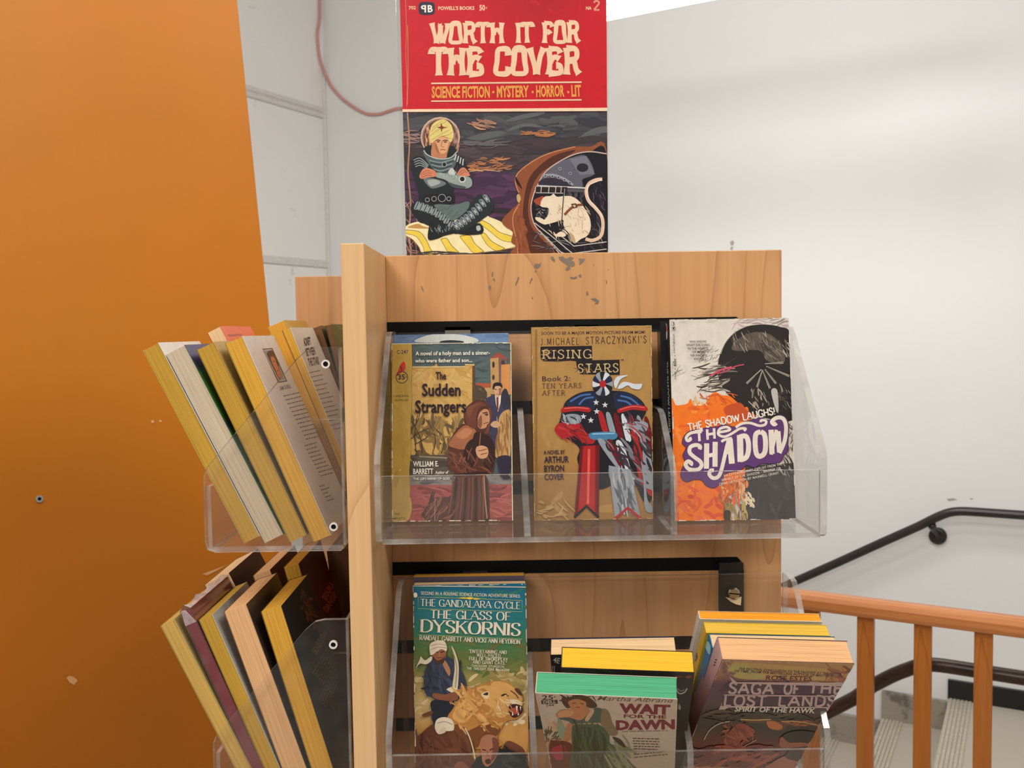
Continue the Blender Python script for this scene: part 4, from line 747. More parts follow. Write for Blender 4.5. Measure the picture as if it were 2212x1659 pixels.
    A.line([(250, 1506), (960, 1498)], 7, (238, 226, 200)); A.line([(952, 252), (962, 1500)], 7, (238, 226, 204)); A.line([(146, 260), (950, 250)], 5, (232, 220, 190)); edges(A, (236, 224, 196)); A.S([(940, 1500), (944, 1470), (962, 1460), (962, 1502)], (120, 96, 60)); A.line([(438, 1300), (436, 1500)], 3, (200, 150, 140)); A.line([(150, 300), (138, 900), (134, 1500)], 6, (150, 116, 50), True); A.ell(204, 1112, 4, 4, (240, 230, 210))

def art_gold(A):
    BK, INK = (174, 130, 72), (70, 42, 50)
    A.bg(lambda u, v: blend([(0, (184, 140, 78)), (.5, (180, 136, 76)), (1, (160, 118, 64))], v + .05 * u), 3, 6)
    A.crop(1110, 660, 3.1306); A.strokes(40, (140, 150, 930, 1430), [(180, 136, 78), (168, 124, 66), (186, 144, 86)], 180, 40, .5, 1)
    A.text('SOON TO BE A MAJOR MOTION PICTURE FROM MGM!', (186, 198), (888, 190), 20, INK, .012); A.pen('J.MICHAEL', (180, 268), (440, 264), 46, INK, .09, gap=.42); A.pen("STRACZYNSKI'S", (488, 262), (896, 252), 48, INK, .09, gap=.42)
    A.poly([(180, 278), (528, 272), (530, 376), (440, 378), (380, 372), (300, 378), (200, 376), (186, 366), (180, 340)], (34, 26, 28)); A.poly([(420, 372), (714, 366), (716, 468), (640, 470), (560, 466), (450, 464), (430, 440), (424, 400)], (34, 26, 28)); A.strokes(20, (184, 300, 300, 376), [BK, (120, 90, 54)], 40, 5, .3, 1); A.strokes(14, (424, 420, 520, 466), [BK, (150, 112, 64)], 40, 5, .3, 1)
    kw = dict(w=.13, contrast=.3, serif=.12, sw=.12, gap=.3)
    A.pen('RISING', (196, 360), (524, 356), 58, (206, 178, 128), **kw); A.pen('STARS', (434, 454), (706, 450), 58, (206, 178, 128), **kw); A.text('TM', (722, 372), (742, 371), 8, INK, .02)
    kw = dict(w=.09, serif=.1, sw=.08, gap=.34)
    A.text('Book 2:', (192, 512), (380, 508), 33, INK, -.002); A.pen('TEN YEARS', (192, 560), (456, 556), 32, INK, **kw); A.pen('AFTER', (194, 608), (344, 606), 32, INK, **kw)
    for t, a, b, c in (('A NOVEL BY', (202, 1006), (346, 1003), 26), ('ARTHUR', (206, 1064), (372, 1060), 42), ('BYRON', (206, 1124), (340, 1120), 42), ('COVER', (208, 1180), (340, 1176), 42)): A.text(t, a, b, c, (56, 34, 54), .018)
    # plain stand-in artwork: a tall swag of striped drapery in the same reds, navy and silver
    NV, BL, RE, RD, SI, SL, BK_ = (34, 40, 66), (70, 110, 170), (178, 34, 36), (110, 20, 28), (150, 156, 164), (214, 218, 222), (30, 28, 34)
    A.S([(360, 640), (460, 586), (600, 576), (760, 584), (860, 640), (894, 712), (860, 800), (905, 900), (934, 1000), (934, 1290), (880, 1330), (820, 1210), (760, 1160), (600, 1240), (500, 1200), (430, 1050), (440, 960), (330, 880), (280, 840), (310, 780), (330, 700)], BK_)
    A.S([(360, 650), (470, 588), (560, 600), (540, 700), (470, 690), (380, 690)], NV); A.S([(680, 590), (800, 600), (880, 690), (760, 680), (690, 700)], NV)
    for p in ([(380, 650), (450, 610), (520, 600)], [(440, 670), (480, 630), (540, 620)], [(720, 610), (790, 630), (850, 680)], [(700, 640), (760, 650), (800, 680)]): A.line(p, 12, BL, True)
    A.S([(330, 690), (420, 682), (510, 690), (510, 720), (420, 712), (326, 722)], RE); A.S([(706, 700), (800, 672), (892, 682), (894, 712), (800, 704), (712, 726)], RE); A.line([(340, 696), (430, 690), (506, 698)], 6, (232, 110, 96), True); A.line([(716, 704), (800, 682), (884, 690)], 6, (232, 110, 96), True)
    for k in range(12):
        q = k * math.pi / 6; A.S([(600, 530), (600 + 62 * math.cos(q - .3), 530 + 74 * math.sin(q - .3)), (600 + 70 * math.cos(q), 530 + 84 * math.sin(q)), (600 + 62 * math.cos(q + .3), 530 + 74 * math.sin(q + .3))], (SI, BK_, SL, NV)[k % 4])
    A.ell(600, 530, 22, 26, RE); A.S([(676, 520), (700, 480), (770, 472), (720, 500), (690, 560)], SL); A.S([(700, 560), (740, 516), (820, 530), (866, 530), (850, 566), (800, 560), (770, 540), (730, 560)], SL)
    for x, y in ((556, 655), (616, 672), (560, 716), (520, 776), (470, 750)): A.poly([(x + r_ * math.sin(k * math.pi / 5), y - r_ * math.cos(k * math.pi / 5)) for k, r_ in ((k, 22 if k % 2 == 0 else 9) for k in range(10))], SL)
    for k in range(7):
        x = 570 + k * 52; A.S([(x, 730 + k * 6), (x + 26, 720 + k * 8), (x + 56, 800 + k * 16), (x + 66, 860 + k * 18), (x + 30, 850 + k * 18)], (RE, SI, RD, SL)[k % 4])
    A.S([(276, 840), (320, 790), (440, 800), (450, 850), (540, 880), (540, 930), (480, 930), (400, 880), (330, 900)], RE); A.strokes(20, (300, 800, 520, 920), [(214, 70, 66), RD, (130, 24, 30)], 80, 10, .4, .3); A.S([(520, 860), (680, 856), (690, 900), (600, 910), (520, 900)], (70, 130, 170)); A.line([(530, 868), (680, 864)], 8, (150, 196, 214)); A.S([(320, 780), (360, 736), (440, 740), (450, 790), (380, 800)], SI); A.strokes(16, (330, 740, 440, 790), [SL, BK_], 60, 8, .9, .3)
    A.S([(760, 800), (850, 780), (905, 800), (890, 850), (800, 840)], SI); A.strokes(20, (720, 760, 900, 900), [SL, BK_, RE, SI], 90, 12, .6, .4)
    for k in range(6): A.S([(570 + k * 60, 920 + k * 8), (610 + k * 60, 910 + k * 8), (700 + k * 50, 1040 + k * 30), (760 + k * 34, 1130 + k * 24), (690 + k * 40, 1090 + k * 24)], (SI, RD, SL, BK_, RE, SI)[k])
    A.strokes(40, (640, 940, 930, 1250), [BK_, (60, 62, 70), SI, RD], 130, 14, .9, .2); A.S([(860, 1050), (890, 1150), (900, 1300), (934, 1360), (930, 1400), (886, 1370), (876, 1200)], SI); A.S([(900, 1240), (934, 1250), (934, 1290), (906, 1270)], RE)
    A.poly([(450, 950), (580, 940), (572, 1440), (490, 1360), (408, 1438)], RD); A.poly([(470, 950), (550, 946), (548, 1400), (490, 1350), (434, 1400)], RE); A.line([(508, 970), (500, 1340)], 16, (230, 96, 80)); A.line([(556, 960), (556, 1400)], 10, (120, 22, 30)); A.line([(408, 1432), (490, 1354), (572, 1432)], 18, BK_)
    A.poly([(640, 1080), (790, 1110), (858, 1442), (770, 1370), (684, 1442)], SI); A.strokes(26, (680, 1120, 810, 1380), [SL, (84, 88, 98), (60, 62, 72)], 130, 12, 1.35, .1); A.line([(684, 1440), (770, 1366), (858, 1440)], 20, RE)
    edges(A, (206, 180, 130), 3, 8)
    A.line([(150, 160), (152, 1430)], 7, (150, 108, 56)); A.strokes(14, (160, 1320, 420, 1430), [(190, 152, 96)], 90, 16, .2, .6)

def art_purple(A):
    CR, OG, DK, PU = (222, 212, 198), (240, 118, 28), (42, 36, 34), (98, 58, 112)
    A.bg(lambda u, v: blend([(0, (218, 208, 194)), (.4, (224, 214, 200)), (1, (214, 200, 184))], v), 2, 4)
    A.crop(1440, 680, 7.54)
    A.strokes(24, (1050, 70, 1960, 230), [(196, 172, 170), (206, 186, 184), (150, 130, 130)], 260, 26, -.1, .3); A.strokes(26, (560, 560, 900, 760), [(150, 140, 122), (190, 182, 166), (120, 112, 100)], 150, 14, -.7, .4); A.strokes(10, (80, 880, 480, 1040), [(140, 134, 122), (170, 160, 146)], 150, 8, -.5, .6)
    A.S([(2010, 300), (1860, 200), (1640, 160), (1400, 170), (1180, 240), (1010, 380), (910, 540), (850, 720), (830, 900), (860, 1080), (950, 1240), (1080, 1380), (1220, 1480), (1320, 1600), (2100, 1700), (2080, 900)], DK)
    A.strokes(40, (560, 800, 1000, 1260), [(206, 192, 170), (120, 110, 100), (60, 50, 46), (40, 34, 34), (176, 164, 146)], 300, 24, -.25, .2, .15)
    A.S([(1060, 560), (1120, 430), (1300, 320), (1500, 280), (1700, 330), (1850, 470), (1920, 640), (1900, 780), (1660, 760), (1540, 600), (1380, 570), (1200, 590)], (96, 84, 72)); A.strokes(46, (1080, 330, 1640, 540), [(176, 164, 140), (50, 42, 38), (130, 116, 98)], 170, 13, 1.15, .15); A.strokes(50, (1560, 420, 1900, 760), [(120, 108, 92), (44, 38, 36), (150, 138, 118)], 180, 14, .9, .3); A.strokes(16, (1900, 400, 2010, 680), [(206, 196, 176), (90, 82, 74)], 100, 16, 1.2, .4)
    A.line([(880, 640), (960, 450), (1120, 280), (1320, 180)], 9, (170, 160, 146), True)
    for a, b in (((1540, 890), (1300, 1120)), ((1560, 900), (1470, 1180)), ((1560, 900), (1680, 1200)), ((1600, 890), (1780, 1120)), ((1620, 840), (2000, 1000)), ((1600, 800), (1900, 780))): A.line([a, b], 16, (170, 160, 144), False, 34); A.line([(a[0] + 10, a[1] + 8), b], 7, (60, 52, 48))
    A.line([(700, 1000), (880, 900), (1060, 850)], 30, (206, 84, 104), True); A.line([(820, 960), (960, 920), (1120, 840), (1260, 810)], 20, (190, 76, 96), True); A.strokes(16, (1380, 1240, 1660, 1480), [(176, 160, 140), (120, 106, 94)], 130, 22, 1.4, .2); A.S([(1700, 1240), (1800, 1230), (1820, 1560), (1780, 1560)], (190, 182, 176)); A.strokes(26, (1820, 1180, 2040, 1560), [(110, 102, 92), (60, 54, 50), (200, 194, 180)], 120, 10, 1.0, .3); A.line([(1330, 1410), (1480, 1550)], 12, (196, 186, 170))
    # orange ground
    A.S([(60, 1500), (160, 1480), (330, 1450), (380, 1370), (420, 1400), (520, 1440), (620, 1460), (720, 1300), (800, 1260), (900, 1310), (1020, 1320), (1120, 1400), (1240, 1510), (1340, 1600), (1340, 2600), (60, 3500)], OG)
    A.strokes(26, (560, 1280, 1250, 1600), [(200, 72, 30), (236, 150, 60), (216, 100, 34)], 180, 24, .8, .5); A.strokes(22, (430, 1380, 640, 1560), [(236, 206, 160), (246, 176, 90), (226, 214, 196)], 120, 20, 1.2, .3)
    A.crop(1450, 860, 6.143)
    A.poly([(10, 110), (720, 90), (820, 300), (800, 900), (700, 1640), (60, 1640), (20, 700)], OG); A.strokes(70, (20, 120, 760, 1620), [(244, 126, 34), (236, 100, 30), (228, 88, 40), (248, 150, 60)], 170, 40, .4, .9); A.strokes(36, (60, 1060, 680, 1620), [(232, 92, 52), (224, 80, 44), (240, 120, 60), (206, 70, 40)], 150, 40, .3, .9)
    A.S([(700, 130), (900, 60), (1010, 170), (1120, 240), (900, 300), (760, 260)], (196, 80, 36))
    A.poly([(980, 900), (1640, 860), (1690, 1640), (960, 1640)], (66, 60, 60)); A.strokes(40, (1000, 980, 1660, 1620), [(72, 66, 66), (58, 54, 54), (82, 76, 74)], 200, 40, 1.2, .5); A.strokes(36, (1520, 260, 1660, 1000), [(44, 38, 36), (120, 112, 100), (74, 66, 60)], 140, 14, 1.2, .3); A.strokes(10, (1450, 850, 1600, 1050), [(206, 200, 190), (150, 144, 134)], 100, 9, 1.2, .3)
    A.strokes(70, (650, 1120, 1000, 1400), [(232, 92, 40), (246, 210, 160), (180, 96, 52), (242, 150, 84), (120, 70, 44)], 120, 26, 1.35, .3); A.strokes(20, (980, 1280, 1090, 1440), [(226, 200, 168), (244, 224, 196)], 90, 22, 1.2, .4); A.strokes(40, (690, 1400, 990, 1640), [(206, 180, 110), (150, 120, 70), (190, 150, 80), (90, 70, 50)], 130, 24, 1.5, .2); A.S([(700, 1500), (780, 1500), (770, 1640), (710, 1640)], (74, 58, 44))
    # lettering
    off = [(300, -20)]
    cloud = [(140, 600), (170, 500), (260, 430), (420, 400), (600, 380), (700, 350), (840, 380), (1000, 310), (1180, 260), (1300, 290), (1440, 220), (1540, 300), (1550, 500), (1530, 720), (1500, 740), (1450, 840), (1320, 870), (1190, 870), (1100, 920), (1000, 890), (920, 950), (720, 1000), (660, 1120), (560, 1190), (460, 1160), (400, 1090), (300, 1080), (200, 1110), (130, 1060), (130, 960), (180, 850), (150, 760), (190, 660)]
    A.S(cloud, PU); A.line(cloud + cloud[:1], 7, (60, 34, 70), True)
    W_ = (232, 220, 204); A.pen('THE SHADOW LAUGHS!', (228, 434), (1376, 214), 92, W_, .19, gap=.13)
    nu = (-.06, -1.0)
    A.pen('TH', (318, 580), (582, 536), 138, W_, .25, gap=.3, up=nu); A.line([(400, 445), (260, 462), (196, 520), (214, 566), (252, 548), (240, 520)], 40, W_, True); A.line([(610, 458), (770, 424), (730, 384), (640, 410), (620, 480), (700, 512), (800, 470), (900, 408), (980, 404), (960, 436)], 34, W_, True)
    A.line([(850, 390), (930, 340), (1040, 330), (1160, 366), (1240, 350), (1250, 300), (1190, 296), (1180, 320)], 34, W_, True)
    A.line([(370, 680), (378, 640), (320, 622), (250, 650), (240, 720), (300, 780), (380, 840), (396, 900), (340, 950), (230, 940), (186, 880), (220, 838), (262, 862), (250, 890)], 52, W_, True)
    for p in ([(466, 600), (462, 936)], [(578, 580), (576, 910)]): A.line(p, 84 if False else 68, W_)
    A.line([(470, 766), (576, 746)], 52, W_)
    A.line([(760, 540), (720, 700), (664, 940), (620, 1040), (550, 1060), (500, 1010), (520, 960), (560, 960)], 50, W_, True); A.line([(660, 580), (700, 554), (800, 530)], 34, W_, True); A.line([(770, 540), (800, 870)], 78, W_); A.line([(700, 730), (790, 712)], 44, W_)
    A.line([(906, 490), (914, 846)], 82, W_); A.line([(900, 516), (980, 504), (1016, 580), (1018, 700), (985, 790), (910, 820)], 66, W_, True)
    A.line([(1180, 448), (1118, 480), (1108, 610), (1126, 740), (1176, 772), (1234, 720), (1246, 590), (1228, 480), (1180, 448)], 66, W_, True)
    A.line([(1318, 420), (1330, 740)], 70, W_); A.line([(1320, 750), (1390, 420)], 44, W_); A.line([(1410, 440), (1430, 720)], 66, W_); A.line([(1430, 730), (1500, 560), (1516, 380), (1480, 276), (1400, 260), (1330, 310), (1360, 350), (1390, 330)], 52, W_, True)
    A.pen('AN EXTRAORDINARY EXPLOIT FROM THE', (694, 1046), (1466, 886), 30, W_, .14, gap=.2); A.pen('ANNALS OF THE SHADOW - MASTER OF', (664, 1102), (1440, 946), 30, W_, .14, gap=.2); A.pen('CRIME DETECTION-BY MAXWELL GRANT', (632, 1158), (1420, 1004), 30, W_, .14, gap=.2)
    A.crop(1440, 680, 7.54)
    for k, (t, x0, x1) in enumerate((('WHO KNOWS', 364, 640), ('WHAT EVIL LURKS', 312, 698), ('IN THE HEARTS', 340, 670), ('OF MEN?', 412, 608), ('THE SHADOW', 372, 652), ('KNOWS...', 440, 620))): A.text(t, (x0, 458 + k * 56.5), (x1, 455 + k * 56.5), 34, (36, 30, 30), .012)
    A.text('3', (92, 180), (122, 179), 56, (40, 34, 36), .02); A.ring(112, 232, 30, 38, 5, (90, 84, 80)); A.S([(92, 216), (112, 206), (128, 214), (116, 232), (122, 252), (104, 248)], (40, 34, 36))
    A.text('A BANTAM BOOK', (128, 630), (122, 310), 26, (70, 62, 60), .012); A.text('60c', (150, 840), (146, 715), 46, (40, 34, 36), .02); A.text('D4688', (146, 1050), (143, 930), 24, (70, 62, 60), .012); A.ell(128, 672, 8, 8, (60, 54, 52)); A.ell(132, 886, 8, 8, (60, 54, 52))
    edges(A, (226, 216, 200), 3, 5)
def art_spine_black(A):
    A.bg(lambda u, v: (24, 24, 28), 1, 1); A.crop(1400, 660, 3.13); W_ = (206, 204, 200)
    A.poly([(86, 168), (104, 172), (104, 240), (86, 238)], W_); A.poly([(90, 176), (100, 178), (100, 200), (90, 200)], (30, 30, 34)); A.poly([(90, 208), (100, 208), (100, 230), (90, 230)], (30, 30, 34)); A.text('Daniel da Cruz', (90, 290), (104, 720), 15, W_, .02)
def art_spine_logo(A):
    A.bg(lambda u, v: (24, 22, 26), 1, 1); A.crop(1400, 660, 3.13); W_ = (214, 208, 200)
    A.S([(116, 130), (128, 128), (132, 180), (130, 224), (118, 220)], (224, 218, 208)); A.S([(118, 136), (126, 134), (130, 170), (120, 180)], (206, 60, 40)); A.text('THE SHADOW LAUGHS', (122, 380), (142, 860), 12, W_, .02)

def art_cat(A):
    A.bg(lambda u, v: blend([(0, (20, 104, 138)), (.16, (36, 120, 128)), (.28, (64, 124, 84)), (.4, (104, 112, 52)), (.52, (168, 148, 84)), (.62, (206, 174, 116)), (.8, (196, 142, 70)), (1, (150, 96, 48))], v + .02 * math.sin(u * 6)), 5, 24)
    A.crop(820, 1190, 3.536)
    A.strokes(36, (250, 280, 1110, 640), [(30, 116, 130), (44, 124, 120), (56, 126, 104)], 200, 22, 0, .2); A.strokes(36, (250, 660, 1110, 940), [(96, 112, 58), (116, 116, 56), (84, 112, 66)], 180, 26, .2, .5); A.strokes(40, (240, 960, 1110, 1300), [(204, 176, 124), (190, 158, 100), (220, 196, 150)], 200, 30, -.2, .4)
    A.strokes(40, (860, 940, 1110, 1060), [(214, 186, 130), (170, 146, 84), (140, 120, 62)], 130, 30, .5, .5); A.S([(900, 1300), (1110, 1280), (1110, 1560), (920, 1480)], (206, 150, 80)); A.strokes(18, (930, 1240, 1110, 1320), [(236, 214, 176), (222, 190, 140)], 90, 26, -.1, .4); A.S([(960, 1460), (1060, 1480), (1114, 1540), (1114, 1659), (920, 1659)], (120, 72, 48))
    W_ = (240, 226, 204)
    kw = dict(w=.15, contrast=.7, serif=.05, sw=.05, gap=.14)
    A.pen('SECOND IN A ROUSING SCIENCE FICTION ADVENTURE SERIES:', (316, 332), (1076, 356), 22, W_, w=.14, gap=.18); A.line([(300, 352), (690, 362), (1086, 378)], 3, (206, 190, 110)); A.S([(655, 360), (690, 350), (720, 360), (690, 370)], (240, 206, 80)); A.S([(600, 358), (655, 352), (655, 366)], (230, 196, 80)); A.S([(725, 358), (775, 366), (725, 372)], (230, 196, 80))
    A.line([(295, 352), (294, 440), (1088, 464), (1089, 378)], 3, (196, 196, 130))
    A.pen('THE GANDALARA CYCLE', (312, 418), (1074, 442), 52, W_, w=.15, contrast=.62, serif=.05, sw=.06, gap=.1); A.pen('THE GLASS OF', (388, 512), (1000, 530), 62, W_, w=.19, contrast=.7, serif=.06, sw=.05, gap=.1); A.pen('DYSKORNIS', (314, 616), (1072, 646), 94, W_, w=.22, contrast=.72, serif=.05, sw=.04, gap=.1)
    A.line([(292, 638), (1090, 672)], 3, (196, 196, 140)); A.pen('RANDALL GARRETT AND VICKI ANN HEYDRON', (306, 676), (1072, 708), 32, W_, w=.17, contrast=.55, serif=.03, sw=.06, gap=.16)
    for k, (t, x0, x1, h) in enumerate((('"ENTERTAINING AND', 684, 970, 26), ('WELL-PACED...', 744, 946, 24), ('FULL OF SWORDPLAY', 686, 978, 26), ('AND GIANT CATS."', 712, 970, 24))): A.pen(t, (x0, 776 + k * 27), (x1, 784 + k * 27), h, W_, w=.15, contrast=.5, gap=.18)
    A.pen('-THEODORE STURGEON,', (696, 880), (956, 888), 16, W_, w=.13, gap=.2); A.pen('THE TWILIGHT ZONE MAGAZINE', (668, 900), (994, 914), 17, W_, w=.13, gap=.18)
    A.line([(254, 300), (250, 620), (240, 900), (226, 1640)], 14, (70, 110, 90), True); A.S([(262, 320), (284, 316), (290, 344), (268, 352)], W_); A.blurb((262, 380), (252, 800), (4, 0), 1, 9, (150, 176, 150), 4, (1, 1))
    # man with white headcloth and sabre
    SH_, SD_ = (52, 56, 72), (34, 36, 48)
    A.S([(410, 800), (520, 800), (600, 870), (650, 960), (664, 1050), (600, 1060), (560, 1090), (560, 1180), (520, 1270), (410, 1300), (396, 1200), (420, 1130), (350, 1080), (340, 960), (370, 860)], SH_); A.strokes(40, (350, 830, 640, 1100), [SD_, (70, 76, 96), (60, 64, 84)], 130, 15, 1.2, .5); A.S([(400, 1140), (560, 1140), (545, 1230), (470, 1280), (420, 1340), (404, 1240)], SD_)
    A.S([(480, 850), (500, 830), (540, 900), (530, 950)], (176, 122, 88)); A.S([(404, 740), (500, 730), (510, 780), (496, 830), (470, 856), (430, 840), (404, 800)], (150, 94, 64)); A.S([(410, 800), (440, 830), (480, 820), (500, 800), (490, 850), (450, 860), (420, 840)], (70, 46, 36)); A.line([(420, 764), (448, 770)], 8, (48, 28, 24)); A.line([(468, 770), (496, 762)], 8, (48, 28, 24)); A.line([(438, 812), (482, 812)], 5, (90, 48, 40)); A.line([(460, 772), (456, 796), (468, 800)], 5, (180, 120, 84))
    A.S([(386, 770), (386, 710), (430, 682), (490, 682), (514, 720), (510, 760), (470, 746), (400, 790)], (226, 208, 182)); A.line([(390, 720), (450, 706), (510, 716)], 5, (170, 150, 124), True); A.line([(390, 750), (450, 730), (512, 736)], 5, (170, 150, 124), True); A.S([(396, 800), (400, 830), (360, 860), (310, 856), (280, 888), (310, 820), (316, 800), (350, 830)], (220, 206, 182))
    A.S([(550, 720), (580, 770), (604, 860), (604, 960), (594, 1050), (560, 1060), (560, 1000), (574, 900), (570, 800)], (214, 196, 164)); A.line([(560, 760), (590, 880), (580, 1040)], 7, (150, 130, 104), True); A.S([(514, 1050), (560, 1036), (640, 1070), (640, 1090), (600, 1096), (540, 1070)], (226, 208, 176)); A.S([(414, 1080), (500, 1090), (580, 1070), (600, 1120), (540, 1140), (420, 1120)], (136, 84, 58)); A.S([(640, 1020), (664, 1040), (670, 1080), (640, 1076)], (136, 84, 58)); A.line([(540, 1100), (550, 1165)], 24, (130, 84, 50)); A.S([(330, 1240), (400, 1216), (404, 1240), (340, 1260)], (110, 60, 36))
    # big cat
    CT_, CD, CL, CH = (186, 124, 60), (120, 70, 36), (216, 162, 92), (236, 196, 136)
    A.S([(520, 1270), (560, 1200), (620, 1110), (700, 1050), (800, 1010), (860, 990), (960, 990), (1020, 1030), (1080, 1080), (1094, 1140), (1060, 1160), (1090, 1200), (1090, 1240), (1040, 1280), (980, 1290), (940, 1330), (900, 1420), (940, 1470), (860, 1500), (720, 1500), (620, 1420), (560, 1360)], CT_)
    A.S([(620, 1130), (720, 1050), (820, 1020), (900, 1060), (840, 1120), (760, 1180), (660, 1300), (580, 1290), (560, 1240)], CL); A.S([(640, 1170), (740, 1110), (780, 1160), (720, 1240), (640, 1260)], (226, 170, 96)); A.S([(700, 1330), (820, 1300), (920, 1310), (900, 1400), (780, 1460), (680, 1420)], CD); A.S([(560, 1340), (640, 1320), (760, 1420), (740, 1500), (640, 1450)], CD); A.strokes(60, (600, 1060, 900, 1360), [CL, CT_, (166, 106, 50), (226, 176, 106)], 150, 20, .5, .6)
    A.S([(860, 1000), (950, 996), (1030, 1040), (1080, 1100), (1086, 1140), (1000, 1150), (980, 1210), (960, 1260), (900, 1260), (850, 1180), (836, 1100)], CL); A.S([(776, 1090), (830, 1064), (836, 1110), (810, 1124)], (226, 196, 150)); A.S([(790, 1090), (826, 1072), (826, 1096)], (60, 36, 30)); A.line([(930, 1100), (960, 1090), (984, 1106)], 14, (50, 32, 26), True); A.ell(962, 1100, 7, 7, (220, 200, 110)); A.S([(1030, 1050), (1060, 1046), (1090, 1090), (1070, 1096)], (90, 56, 40)); A.S([(990, 1150), (1040, 1130), (1090, 1150), (1080, 1180), (1040, 1170), (1010, 1180)], CH)
    A.S([(990, 1170), (1020, 1160), (1080, 1176), (1092, 1220), (1060, 1256), (1020, 1266), (990, 1230)], (70, 26, 22)); A.S([(1000, 1200), (1050, 1190), (1060, 1230), (1020, 1240)], (176, 80, 60)); A.poly([(1040, 1176), (1056, 1178), (1048, 1230)], (244, 232, 206)); A.poly([(1070, 1180), (1082, 1184), (1076, 1216)], (244, 232, 206)); A.poly([(1010, 1250), (1022, 1248), (1014, 1216)], (244, 232, 206)); A.poly([(1054, 1250), (1066, 1244), (1058, 1220)], (244, 232, 206)); A.strokes(24, (880, 1120, 990, 1260), [CH, (236, 212, 170), CT_], 70, 10, 1.0, .4); A.line([(1000, 1060), (1040, 1090), (1060, 1120)], 9, (110, 66, 40), True); A.strokes(9, (980, 1140, 1060, 1160), [(250, 236, 210)], 90, 4, .2, .2)
    # figures in the foreground
    BR = (96, 54, 34); A.S([(226, 1450), (300, 1400), (400, 1320), (440, 1340), (560, 1360), (640, 1440), (700, 1560), (710, 1680), (226, 1680)], BR); A.strokes(44, (250, 1400, 690, 1650), [(120, 70, 44), (70, 38, 26), (84, 46, 30)], 180, 26, 1.0, .4); A.S([(424, 1340), (440, 1280), (500, 1262), (560, 1290), (566, 1360), (500, 1370), (450, 1390)], (224, 206, 180)); A.line([(440, 1310), (500, 1296), (560, 1320)], 6, (160, 140, 116), True); A.S([(480, 1340), (510, 1350), (500, 1380), (450, 1390)], (210, 190, 160)); A.line([(655, 1344), (690, 1420), (714, 1500), (730, 1580)], 9, (214, 200, 170), True)
    A.S([(730, 1600), (760, 1560), (900, 1530), (960, 1500), (1060, 1540), (1110, 1600), (1110, 1680), (720, 1680)], (38, 38, 40)); A.strokes(16, (900, 1520, 1090, 1640), [(64, 66, 66), (26, 26, 28)], 130, 22, .4, .4); A.S([(766, 1480), (780, 1420), (830, 1394), (890, 1410), (912, 1470), (900, 1540), (870, 1600), (820, 1640), (786, 1600), (780, 1540)], (172, 112, 86)); A.S([(860, 1420), (900, 1430), (912, 1480), (890, 1560), (850, 1600), (866, 1500)], (118, 70, 54)); A.line([(784, 1508), (812, 1514)], 9, (70, 36, 30)); A.line([(840, 1514), (870, 1500)], 9, (70, 36, 30)); A.line([(826, 1516), (820, 1556), (836, 1560)], 6, (120, 70, 54)); A.S([(806, 1590), (840, 1580), (850, 1610), (820, 1620)], (70, 26, 26)); A.S([(570, 1640), (600, 1600), (650, 1610), (680, 1660), (580, 1660)], (130, 74, 56))
    A.line([(256, 262), (1116, 272)], 8, (206, 196, 176)); edges(A, (226, 214, 190), 4, 9)

def art_dark_a(A):
    A.bg(lambda u, v: (32, 26, 28), 1, 1); A.crop(1120, 1190, 3.5375); A.text('4E', (262, 850), (312, 862), 40, (190, 186, 180), .02); A.blurb((262, 880), (256, 960), (14, 0), 2, 7, (150, 146, 140), 2)
def art_spine_blue(A):
    A.bg(lambda u, v: blend([(0, (50, 46, 50)), (.25, (40, 70, 130)), (.7, (30, 80, 150)), (1, (40, 40, 60))], v), 1, 6)
def art_dark_b(A):
    A.bg(lambda u, v: (28, 23, 25), 1, 1); A.crop(1120, 1190, 3.5375); A.strokes(18, (320, 900, 700, 960), [(34, 60, 36), (26, 44, 30)], 120, 16, .1, .1)
    A.ell(1300, 964, 22, 12, (150, 50, 34)); A.blurb((1200, 960), (1270, 962), (0, 10), 1, 9, (140, 56, 36), 3); A.line([(1206, 1060), (1230, 1090), (1270, 1080), (1288, 1050)], 9, (200, 196, 188), True); A.line([(1212, 1050), (1240, 1070), (1270, 1060)], 6, (160, 156, 150), True); A.S([(1226, 1170), (1240, 1190), (1236, 1214), (1222, 1206)], (190, 186, 180))
